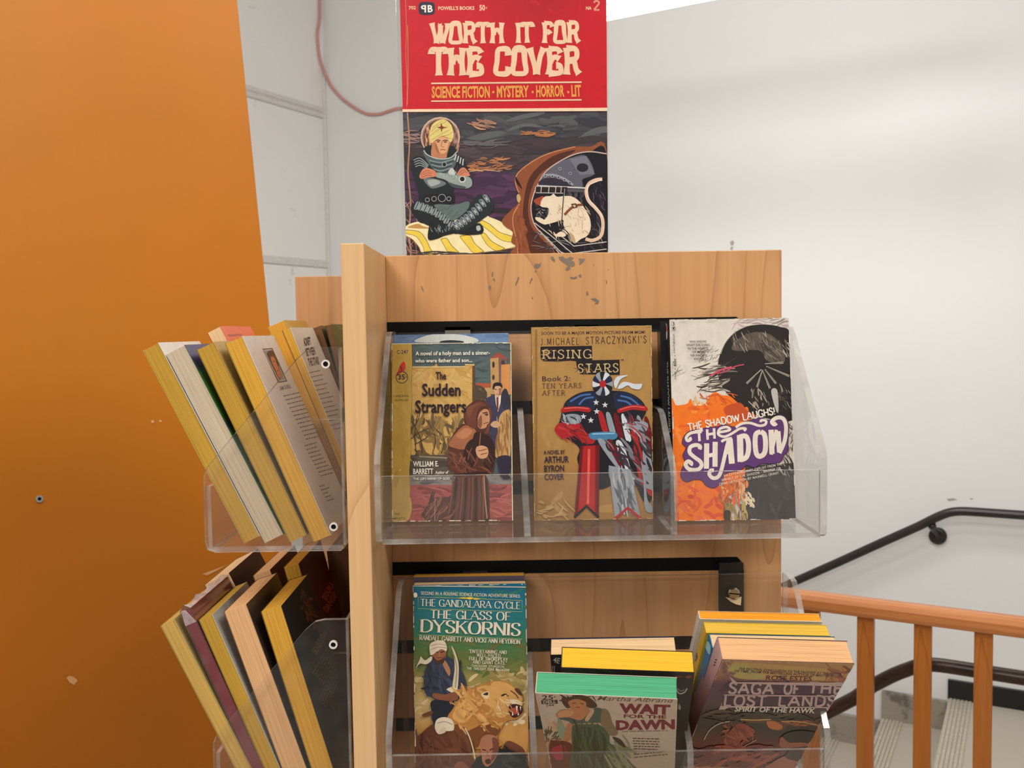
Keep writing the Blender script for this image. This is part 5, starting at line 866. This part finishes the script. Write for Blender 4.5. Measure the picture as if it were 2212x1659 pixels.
def art_green(A):
    CR = (212, 196, 178)
    A.bg(lambda u, v: blend([(0, (218, 200, 180)), (.3, (212, 196, 176)), (1, (200, 184, 164))], v), 2, 5)
    A.crop(1120, 1190, 3.5375)
    A.line([(340, 1078), (1060, 1106)], 9, (230, 226, 222))
    A.text('25', (180, 1138), (266, 1136), 34, (40, 34, 36), .02); A.text('c', (270, 1122), (284, 1122), 18, (40, 34, 36), .02); A.poly([(172, 1142), (298, 1138), (302, 1168), (176, 1172)], (36, 30, 32)); A.text('DELL', (190, 1166), (288, 1162), 20, CR, .03); A.text('244', (208, 1188), (272, 1186), 14, (60, 50, 50), .02)
    A.text('Martha Albrand', (600, 1142), (1190, 1160), 34, (104, 88, 80), .004, .35)
    M_ = (126, 18, 60); A.text('WAIT', (768, 1236), (1160, 1248), 66, M_, .055); A.text('FOR THE', (804, 1274), (1130, 1282), 24, M_, .04); A.text('DAWN', (744, 1366), (1196, 1358), 66, M_, .055); A.blurb((790, 1380), (1140, 1374), (0, 10), 1, 8, (150, 120, 116), 5, (1, 1))
    A.blurb((872, 1432), (1090, 1438), (2, 20), 5, 9, (96, 84, 78), 6, (.8, 1)); A.blurb((880, 1556), (1160, 1530), (4, 22), 2, 9, (96, 84, 78), 8, (.8, 1))
    A.strokes(36, (200, 1300, 420, 1640), [(226, 190, 150), (200, 150, 110), (216, 180, 150)], 90, 26, .4, .7); A.strokes(26, (200, 1370, 300, 1450), [(74, 76, 52), (110, 104, 70), (60, 56, 44)], 60, 9, -.9, .6)
    A.S([(236, 1470), (300, 1450), (380, 1460), (440, 1520), (430, 1659), (250, 1680)], (110, 40, 44)); A.S([(250, 1520), (340, 1480), (360, 1560), (300, 1600)], (190, 40, 80)); A.line([(330, 1450), (350, 1560), (330, 1650)], 16, (84, 50, 30), True); A.line([(230, 1540), (250, 1440), (330, 1440)], 9, (140, 100, 60), True)
    SKN = (208, 138, 92); A.S([(380, 1120), (440, 1100), (520, 1110), (580, 1150), (600, 1190), (550, 1200), (500, 1180), (420, 1190), (370, 1200), (330, 1150), (340, 1110)], (70, 46, 38)); A.strokes(22, (340, 1104, 580, 1190), [(96, 64, 50), (46, 28, 26)], 80, 11, .6, .5)
    A.S([(380, 1150), (440, 1130), (510, 1150), (520, 1190), (540, 1220), (500, 1280), (420, 1300), (300, 1270), (290, 1240), (340, 1210), (400, 1210), (390, 1180)], SKN); A.line([(410, 1162), (440, 1160)], 6, (90, 50, 40)); A.line([(474, 1164), (500, 1170)], 6, (90, 50, 40)); A.line([(440, 1192), (470, 1194)], 7, (170, 50, 50)); A.S([(300, 1240), (350, 1215), (420, 1225), (400, 1260), (320, 1270)], (226, 164, 116))
    GN, GD, GL = (62, 96, 72), (34, 62, 44), (120, 148, 120); A.S([(300, 1280), (380, 1270), (480, 1290), (560, 1210), (640, 1210), (620, 1320), (500, 1330), (420, 1330), (380, 1300)], (66, 98, 92)); A.S([(510, 1280), (560, 1206), (576, 1230), (530, 1300)], (226, 180, 150)); A.S([(300, 1276), (340, 1320), (370, 1400), (390, 1440), (330, 1440), (300, 1380)], (150, 168, 140)); A.S([(640, 1210), (690, 1230), (720, 1320), (760, 1380), (740, 1410), (680, 1400), (630, 1320)], (140, 120, 90)); A.S([(380, 1320), (420, 1340), (400, 1440), (340, 1440)], (196, 140, 96)); A.line([(420, 1326), (520, 1320), (620, 1316)], 12, (206, 170, 130), True)
    A.S([(420, 1330), (520, 1322), (620, 1330), (690, 1400), (700, 1470), (760, 1500), (860, 1620), (900, 1700), (430, 1700), (410, 1500), (406, 1400)], GN); A.S([(440, 1360), (560, 1350), (650, 1400), (670, 1500), (600, 1690), (450, 1690), (420, 1480)], GD); A.strokes(36, (430, 1360, 680, 1659), [(74, 112, 80), (26, 48, 36), (50, 84, 58)], 180, 16, 1.4, .2); A.strokes(26, (690, 1470, 860, 1659), [(150, 160, 120), (110, 136, 100), (176, 172, 140)], 150, 16, .9, .2); A.S([(720, 1420), (780, 1440), (820, 1496), (790, 1490), (740, 1450)], (50, 36, 36)); A.line([(250, 1659), (180, 1380), (140, 1110)], 10, (230, 214, 196)); edges(A, (236, 222, 204), 3, 12)
def art_spine_white(A):
    A.bg(lambda u, v: (226, 220, 206), 1, 1); A.crop(1450, 1190, 3.538); A.text('II', (172, 600), (184, 540), 24, (50, 46, 46), .02); A.text('SLUTS'[::-1].replace('S', 'R') if False else 'NIGHTS', (134, 750), (168, 655), 26, (206, 50, 40), .02)
def art_spine_yellow(A):
    A.bg(lambda u, v: (222, 178, 60), 1, 1); A.crop(1450, 1190, 3.538); A.text('PART', (196, 740), (232, 630), 30, (60, 50, 30), .02, .2); A.strokes(10, (170, 760, 210, 830), [(120, 70, 40), (160, 110, 50)], 40, 12, 2, .3)
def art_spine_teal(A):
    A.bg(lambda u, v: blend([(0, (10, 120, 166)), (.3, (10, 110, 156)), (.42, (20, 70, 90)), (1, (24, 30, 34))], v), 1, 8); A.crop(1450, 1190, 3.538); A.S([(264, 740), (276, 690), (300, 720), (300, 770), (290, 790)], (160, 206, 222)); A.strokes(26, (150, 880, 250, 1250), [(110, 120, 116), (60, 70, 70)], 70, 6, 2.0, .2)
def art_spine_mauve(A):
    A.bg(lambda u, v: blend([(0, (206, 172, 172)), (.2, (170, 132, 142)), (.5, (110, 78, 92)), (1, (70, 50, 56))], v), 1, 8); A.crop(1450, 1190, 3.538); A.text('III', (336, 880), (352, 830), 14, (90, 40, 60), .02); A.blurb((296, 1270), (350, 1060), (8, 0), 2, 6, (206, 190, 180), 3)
def art_hawk(A):
    A.bg(lambda u, v: blend([(0, (196, 150, 90)), (.14, (180, 116, 80)), (.2, (100, 66, 84)), (.4, (92, 64, 74)), (.46, (60, 44, 36)), (.62, (52, 44, 34)), (.75, (110, 44, 34)), (1, (70, 36, 34))], v + .03 * math.sin(u * 5)), 6, 20)
    A.crop(1450, 1190, 3.538)
    A.S([(440, 870), (520, 850), (1320, 910), (1440, 920), (1400, 1000), (1160, 990), (700, 986), (520, 976), (440, 930)], (206, 160, 92)); A.S([(460, 880), (560, 866), (720, 960), (560, 976), (440, 930)], (196, 176, 100)); A.strokes(26, (1180, 900, 1420, 1010), [(180, 100, 66), (206, 130, 80), (120, 66, 50)], 110, 18, .5, .6); A.strokes(16, (385, 840, 470, 980), [(176, 130, 110), (140, 90, 90)], 60, 16, 1.2, .4)
    A.text('THE EXCITING CONCLUSION TO THE FANTASY AT THE DAWN', (516, 908), (1300, 950), 17, (80, 44, 60), .018, .15); A.text('OF TIME...FROM THE BESTSELLING AUTHOR OF MASTER WOLF', (484, 926), (1300, 968), 17, (80, 44, 60), .018, .15); A.text('ROSE ESTES', (720, 986), (1076, 994), 34, (112, 36, 48), .028, .12); A.text('VOLUME III', (788, 1010), (930, 1014), 13, (70, 34, 50), .02)
    A.poly([(430, 996), (1350, 1010), (1310, 1090), (1240, 1195), (380, 1190), (400, 1090), (436, 1080)], (76, 44, 66)); A.strokes(30, (420, 1000, 1320, 1180), [(92, 54, 78), (60, 36, 56), (110, 70, 80)], 150, 26, .1, .3)
    P_ = (210, 178, 170); kw = dict(w=.22, gap=.2, up=(.12, -1))
    A.pen('SAGA', (438, 1088), (776, 1094), 82, P_, **kw); A.pen('OF', (858, 1090), (972, 1092), 76, P_, **kw); A.pen('THE', (1046, 1086), (1300, 1090), 80, P_, **kw); A.pen('LOST', (400, 1182), (720, 1184), 78, P_, **kw); A.pen('LANDS', (816, 1182), (1250, 1184), 78, P_, **kw)
    A.poly([(440, 950), (500, 1000), (1340, 1004), (1352, 975), (1310, 1034), (470, 1010)], P_); A.poly([(400, 1092), (1290, 1104), (1280, 1116), (404, 1104)], (190, 156, 152)); A.poly([(384, 1182), (1240, 1190), (1250, 1170), (1215, 1256), (1180, 1198), (440, 1194), (346, 1240), (392, 1150)], P_)
    A.strokes(40, (300, 1240, 1200, 1320), [(70, 56, 40), (96, 76, 48), (40, 34, 30)], 220, 22, 0, .15); A.S([(520, 1290), (620, 1284), (740, 1280), (820, 1300), (900, 1290), (1020, 1300), (1110, 1310), (1120, 1336), (1020, 1330), (900, 1330), (850, 1366), (780, 1360), (740, 1310), (620, 1312)], (110, 60, 34)); A.S([(730, 1300), (800, 1304), (850, 1340), (820, 1366), (750, 1350)], (206, 120, 60)); A.strokes(20, (880, 1300, 1120, 1344), [(196, 110, 60), (84, 46, 30)], 80, 9, .2, .3); A.line([(530, 1284), (640, 1290), (760, 1284)], 7, (226, 190, 110), True); A.line([(840, 1300), (960, 1300), (1130, 1330)], 7, (216, 170, 100), True)
    A.text('SPIRIT OF THE HAWK', (482, 1222), (1100, 1236), 36, (240, 226, 206), .03, .2)
    A.line([(250, 1440), (290, 1370), (360, 1320), (450, 1298)], 9, (190, 176, 150), True); A.S([(400, 1440), (440, 1380), (500, 1320), (560, 1320), (640, 1370), (600, 1420), (540, 1440), (500, 1490), (420, 1480)], (150, 66, 44)); A.strokes(24, (410, 1330, 620, 1480), [(190, 96, 60), (110, 44, 34)], 90, 14, .8, .5); A.line([(550, 1494), (650, 1440)], 6, (180, 160, 130))
    A.S([(830, 1440), (880, 1390), (1000, 1370), (1140, 1400), (1140, 1480), (1000, 1500), (840, 1490)], (40, 30, 30)); A.S([(830, 1430), (850, 1420), (900, 1460), (1000, 1460), (1100, 1480), (900, 1500), (830, 1490)], (170, 100, 70))
    A.strokes(60, (180, 1500, 760, 1659), [(150, 54, 40), (190, 84, 50), (110, 40, 36), (84, 34, 34)], 200, 26, -.2, .3); A.S([(760, 1620), (880, 1560), (1000, 1590), (960, 1680), (700, 1680)], (176, 104, 74)); A.S([(880, 1580), (900, 1520), (980, 1520), (1000, 1600)], (60, 36, 34)); edges(A, (206, 180, 170), 3, 14)

# backs of the books in the left trays
L1, L2 = (290, 680, 3.072), (330, 1160, 3.3255)
def art_green_back(A):
    A.bg(lambda u, v: blend([(0, (56, 44, 110)), (.1, (50, 46, 100)), (.14, (60, 120, 50)), (.38, (52, 112, 44)), (.42, (50, 40, 90)), (.46, (52, 112, 44)), (1, (44, 96, 40))], v), 1, 26); A.crop(*L1); A.strokes(14, (380, 210, 570, 500), [(46, 40, 96), (80, 150, 60)], 60, 9, 1.05, .2)
def art_orange_back(A):
    A.bg(lambda u, v: (240, 104, 58), 1, 1); A.crop(*L1); A.blurb((620, 134), (740, 126), (4, 8), 2, 5, (110, 40, 30), 3)
def art_portrait_back(A):
    A.bg(lambda u, v: (224, 214, 204), 1, 1); A.crop(*L1)
    A.blurb((932, 164), (990, 160), (0, 8), 1, 4, (120, 112, 110), 1, (1, 1))
    A.poly([(850, 226), (916, 220), (1016, 442), (956, 452)], (44, 38, 54)); A.poly([(856, 232), (912, 227), (1006, 436), (960, 444)], (196, 186, 176)); A.poly([(862, 238), (910, 234), (1000, 428), (962, 434)], (140, 136, 138))
    A.S([(880, 260), (904, 236), (926, 250), (950, 300), (960, 340), (974, 420), (956, 420), (930, 370), (906, 320)], (56, 40, 38)); A.S([(906, 284), (926, 280), (944, 320), (964, 370), (974, 410), (958, 416), (938, 370), (916, 322)], (206, 120, 84)); A.line([(918, 312), (934, 308)], 5, (70, 36, 30)); A.line([(946, 372), (958, 368)], 5, (120, 50, 44))
    A.text('SAM DURELL', (970, 502), (1044, 484), 26, (60, 80, 110), .03)
    A.blurb((990, 540), (1110, 512), (13.5, 26), 12, 7, (90, 84, 82), 6, (.8, 1)); A.blurb((1130, 870), (1246, 838), (13, 25), 9, 7, (90, 84, 82), 7, (.6, .9)); A.blurb((1228, 1140), (1290, 1120), (12, 24), 5, 7, (90, 84, 82), 8, (.5, .9))
def art_bold_back(A):
    A.bg(lambda u, v: (216, 206, 190), 1, 1); A.crop(*L1)
    for t, a, b in (('ADRIFT', (1128, 206), (1176, 196)), ('BETWEEN', (1144, 274), (1204, 262)), ('THE STARS', (1160, 340), (1230, 326))): A.text(t, a, b, 48, (30, 24, 24), .05)
    A.blurb((1156, 386), (1250, 366), (12, 29), 14, 7, (100, 92, 86), 9, (.7, 1))
def art_mottled_back(A):
    A.bg(lambda u, v: (96, 76, 56), 1, 1); A.crop(*L1); A.strokes(60, (1180, 90, 1320, 500), [(60, 42, 30), (150, 132, 106), (84, 62, 44), (176, 160, 136)], 40, 12, 1.2, .5)
def art_leaf_back(A):
    A.bg(lambda u, v: (66, 98, 54), 1, 1); A.crop(*L1); A.strokes(24, (1270, 70, 1390, 300), [(84, 116, 66), (50, 80, 42), (110, 134, 88)], 40, 12, 1, .6); A.line([(1300, 140), (1314, 160), (1306, 190)], 6, (216, 216, 206))
def art_teal_back(A):
    A.bg(lambda u, v: blend([(0, (26, 42, 50)), (.4, (24, 40, 44)), (.8, (30, 40, 44)), (1, (20, 26, 30))], v), 1, 6); A.crop(*L2)
    A.strokes(34, (1090, 440, 1220, 660), [(150, 90, 50), (96, 60, 40), (190, 130, 80), (70, 50, 40)], 80, 14, 1.1, .4); A.strokes(14, (1060, 400, 1130, 520), [(90, 100, 96), (130, 136, 126)], 70, 6, 1.2, .2)
    A.blurb((1140, 824), (1250, 630), (11, 6), 4, 9, (150, 150, 136), 4, (.6, 1)); A.line([(1146, 920), (1260, 690)], 6, (150, 50, 44)); A.blurb((1150, 980), (1310, 700), (14, 16), 6, 9, (126, 126, 116), 5, (.7, 1)); A.blurb((1200, 1160), (1330, 900), (12, 20), 4, 9, (110, 110, 104), 6, (.6, 1)); A.strokes(14, (1270, 1130, 1340, 1280), [(120, 80, 56), (84, 60, 50)], 70, 12, 1.2, .3)
def art_red_back(A):
    A.bg(lambda u, v: blend([(0, (70, 24, 24)), (.2, (112, 22, 26)), (1, (80, 20, 30))], v), 1, 5); A.crop(*L2); A.text('DOUBLE', (1246, 456), (1310, 340), 40, (226, 120, 50), .04, .15); A.text('DANGER', (1256, 540), (1338, 400), 40, (226, 120, 50), .04, .15); A.strokes(14, (1230, 560, 1340, 700), [(70, 30, 80), (110, 40, 90)], 80, 18, 1.2, .4)

# ------------------------------------------------------------------ poster in its clear sleeve on top of the rack
g_ = globals().get
PW, PH = .2143, .2835
r = Matrix.Rotation(R(2.4), 4, 'X')
PM = Matrix.Translation(at(878.5, 557, .985)) @ r
ps = empty('poster_sign', PM, 'red topped paperback style poster in a clear sleeve standing on the rack', 'sign')
mb = MB(); mb.box((0, 0, 0), (PW, .0005, PH), 0, None, lin((214, 24, 36)))
if g_('art_poster'): art_poster(Art(mb, PM, lambda a, c, o: (a, -o, c), lambda o, d: (lambda t: (o.x + d.x * t, o.z + d.z * t))(-o.y / d.y), PW, PH))
mb.build('print', POSTERP, ps)
mb = MB(); rect = [(-.0042, -.0225), (PW + .0016, -.0225), (PW + .0016, PH + .004), (-.0042, PH + .004)]
mb.prism(rect, lambda a, b, t: (a, t, b), -.0022, -.0012, 0, 1); mb.prism(rect, lambda a, b, t: (a, t, b), .0010, .0020, 0, 1); mb.build('clear_sleeve', [SLEEVE, clear('sleeve_edge', (.9, .9, .9), 1, .6, (.95, .94, .92))], ps)
mb = MB(); mb.box((.03, .0026, -.0228), (PW - .03, .0065, -.002)); mb.build('sleeve_support', WHITEM, ps)

# ------------------------------------------------------------------ books on the front trays
GF1, GF2 = 'paperbacks in the upper front tray', 'paperbacks in the lower front tray'
front_book(850.5, 723.5, .8385, -6.5, .1045, .164, .011, 'cream', 'blue and white paperback peeking up behind the kneeling monk cover', (110, 140, 178), (60, 70, 90), (70, 90, 120), art=g_('art_blue'), group=GF1)
front_book(846, 742.5, .822, -6.5, .1068, .1655, .015, 'ochre', 'worn paperback with a kneeling brown robed monk and a suited man', (176, 140, 60), (120, 100, 60), (176, 140, 58), art=g_('art_monk'), group=GF1, roll=.3)
front_book(1148, 707, .812, -1, .1058, .1725, .020, 'pale', 'tan gold paperback with a red, navy and silver striped drapery on its cover', (170, 126, 66), (60, 50, 40), (140, 100, 50), art=g_('art_gold'), group=GF1)
front_book(1426, 694, .829, -7, .1045, .1765, .0175, 'pale', 'black paperback with white spine lettering, behind the orange and purple cover', (20, 20, 24), (20, 20, 24), (18, 20, 26), aspine=g_('art_spine_black'), group=GF1)
front_book(1446, 691, .810, -7, .1047, .1770, .0180, 'pale', 'white, black and orange paperback with big purple shadowed lettering', (222, 214, 202), (222, 214, 202), (24, 22, 26), art=g_('art_purple'), aspine=g_('art_spine_logo'), group=GF1)
front_book(893, 1247, .832, -5, .102, .176, .0175, 'gold', 'yellow topped paperback behind the sabre and big cat cover', (78, 70, 86), (120, 80, 40), (190, 140, 60), group=GF2)
front_book(892.5, 1264, .815, -5, .1015, .172, .0148, 'cream', 'teal and green fantasy paperback with a sabre man and a snarling big cat', (40, 120, 130), (60, 60, 60), (70, 120, 110), art=g_('art_cat'), group=GF2)
front_book(1189, 1415, .758, 28, .105, .149, .018, 'cream', 'cream topped paperback at the back of the middle pocket', (32, 26, 28), (40, 60, 110), (36, 34, 40), art=g_('art_dark_a'), aspine=g_('art_spine_blue'), group=GF2, roll=-2, yaw=-4)
front_book(1212, 1442, .713, 37, .104, .163, .019, 'yellow', 'yellow topped paperback with black cover in the middle pocket', (26, 22, 24), (30, 30, 30), (38, 58, 36), art=g_('art_dark_b'), group=GF2, roll=1.2, yaw=-6.5)
front_book(1156.5, 1497, .686, 43.5, .1067, .162, .0172, 'green', 'green topped paperback with a woman in a green dress leaning in the middle pocket', (206, 190, 172), (200, 190, 170), (208, 190, 168), art=g_('art_green'), group=GF2, yaw=-8.5)
front_book(1512, 1337, .755, 30, .1035, .171, .0090, 'orange', 'orange topped paperback at the back of the leaning right hand stack', (230, 224, 208), (232, 200, 140), (230, 222, 206), aspine=g_('art_spine_white'), group=GF2, roll=3.2)
front_book(1526, 1367, .742, 31, .1035, .172, .0115, 'lemon', 'lemon yellow topped paperback in the leaning right hand stack', (220, 190, 60), (220, 190, 60), (224, 190, 70), aspine=g_('art_spine_yellow'), group=GF2, roll=3.4)
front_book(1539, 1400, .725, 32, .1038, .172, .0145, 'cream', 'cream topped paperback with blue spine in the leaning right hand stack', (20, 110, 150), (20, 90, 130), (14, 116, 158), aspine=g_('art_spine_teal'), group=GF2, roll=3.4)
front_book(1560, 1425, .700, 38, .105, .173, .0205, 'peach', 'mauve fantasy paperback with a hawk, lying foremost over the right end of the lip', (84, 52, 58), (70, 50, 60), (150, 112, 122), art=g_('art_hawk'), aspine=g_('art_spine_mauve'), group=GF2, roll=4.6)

# ------------------------------------------------------------------ books on the left trays
GL1, GL2 = 'paperbacks in the upper left tray', 'paperbacks in the lower left tray'
W1 = (222, 214, 204)
left_book(528, 1165, .785, 25.8, .1045, .187, .0150, 'ochre', 'outermost ochre edged paperback in the upper left tray', (190, 170, 80), W1, (180, 160, 70), top=False, group=GL1)
left_book(573, 1170, .785, 25.8, .1045, .183, .0180, 'pale', 'pale edged paperback with green back cover in the upper left tray', (220, 214, 200), (52, 110, 44), (60, 110, 50), aback=g_('art_green_back'), top=False, group=GL1)
left_book(625, 1160, .785, 23.9, .1045, .184, .0165, 'ochre', 'thick dark ochre edged paperback between green and white back covers', (150, 120, 40), (196, 160, 90), (150, 120, 40), top=False, group=GL1)
left_book(677, 1164, .785, 22.3, .1045, .187, .0165, 'gold', 'gold edged paperback with a portrait photo on its white back cover', (160, 140, 60), W1, (200, 190, 170), aback=g_('art_portrait_back'), top=False, group=GL1)
left_book(447, 719, .909, 26, .1045, .187, .0150, 'cream', 'paperback with a red orange back cover, in the upper left middle pocket', (200, 60, 30), (236, 96, 52), (220, 80, 40), aback=g_('art_orange_back'), group=GL1)
left_book(609, 714, .905, 21.1, .1045, .183, .0085, 'gold', 'thin paperback with bold black lettering on its white back cover', (120, 80, 40), W1, (120, 80, 40), aback=g_('art_bold_back'), group=GL1)
left_book(578, 706.5, 1.02, 22, .108, .187, .0200, 'gold', 'gold edged paperback showing just above the upper left row', (200, 160, 60), (210, 170, 80), (200, 160, 60), group=GL1)
left_book(674, 709, 1.02, 17, .108, .182, .0095, 'brown', 'brown edged paperback next to the green one, far upper left pocket', (80, 50, 30), (120, 96, 74), (90, 60, 40), aback=g_('art_mottled_back'), group=GL1)
left_book(703, 703, 1.02, 12, .108, .184, .0070, 'brown', 'green paperback closest to the rack post in the upper left tray', (60, 92, 48), (60, 92, 48), (60, 92, 48), aback=g_('art_leaf_back'), group=GL1)
left_book(346.5, 1352, .785, 25.3, .1045, .172, .0135, 'straw', 'outermost yellowed paperback in the lower left tray', (170, 150, 80), (200, 180, 120), (170, 150, 80), group=GL2)
mb_ = left_book(391, 1324, .785, 22.3, .1045, .174, .0095, 'brown', 'maroon book wrapped in clear plastic in the lower left tray', (120, 20, 36), (124, 18, 36), (126, 20, 38), group=GL2, name='bagged_book')
left_book(429, 1339.5, .785, 21.6, .1045, .174, .0130, 'ochre', 'ochre edged paperback with grey white back cover beside the bagged maroon book', (160, 140, 60), (206, 200, 188), (170, 150, 80), group=GL2)
left_book(483, 1322, .785, 18.2, .1045, .174, .0212, 'peach', 'thick peach edged paperback in the lower left tray', (110, 80, 60), (70, 56, 50), (120, 90, 70), group=GL2)
left_book(563, 1322, .785, 15.8, .1045, .174, .0190, 'gold', 'gold edged paperback with a dark teal back cover in the lower left tray', (100, 80, 40), (22, 34, 40), (30, 40, 44), aback=g_('art_teal_back'), group=GL2)
left_book(441, 1264, .905, 25.5, .1045, .172, .0280, 'cream', 'thick cream edged paperback in the second pocket of the lower left tray', (120, 90, 60), (40, 28, 26), (60, 40, 36), group=GL2)
left_book(546, 1244, .905, 19, .1045, .172, .0185, 'peach', 'peach edged paperback standing behind the thick peach one, lower left', (140, 100, 60), (120, 96, 50), (120, 90, 60), group=GL2)
left_book(612, 1226, .905, 14, .1045, .172, .0160, 'gold', 'gold edged paperback with a dark red back cover and orange lettering', (110, 20, 20), (112, 18, 22), (110, 20, 20), aback=g_('art_red_back'), group=GL2)
left_book(706, 1190, 1.02, 5, .107, .172, .0260, 'brown', 'brown edged paperback upright in the far pocket of the lower left tray', (60, 40, 24), (60, 40, 24), (60, 40, 24), group=GL2)
# clear wrap of the maroon book, and its cloth fore-edge side
b = mb_; HB = max(v.co.z for ch in b.children if ch.name.startswith('front_cover') for v in ch.data.vertices)
mb = MB(); mb.box((.0008, .0006, .0006), (.1052, .0089, HB - .0004), 0, None, lin((126, 18, 38))); mb.build('cloth_case', PRINT, b)
mb = MB(); mb.box((-.0012, -.0006, .0002), (.1062, .0101, HB + .001))
rnd = random.Random(5); xs = [-.0012 + .1074 * i / 9 for i in range(10)]
for i in range(9):                                                                 # crumpled top flap
    a, c = xs[i], xs[i + 1]; h0, h1 = [HB + .0035 + .0022 * math.sin(k * 2.3) for k in (i, i + 1)]; y0, y1 = [.005 + .002 * math.sin(k * 1.7) for k in (i, i + 1)]
    mb.face([(a, -.0006, HB + .001), (c, -.0006, HB + .001), (c, y1, h1), (a, y0, h0)], 1); mb.face([(a, .0101, HB + .001), (a, y0, h0), (c, y1, h1), (c, .0101, HB + .001)], 1)
mb.face([(.1062, -.0006, HB - .012), (.1062, .0101, HB - .012), (.1076, .006, HB + .001), (.1072, .002, HB + .002)], 1)
mb.build('plastic_wrap', [PLASTIC, PLASTIC2], b)
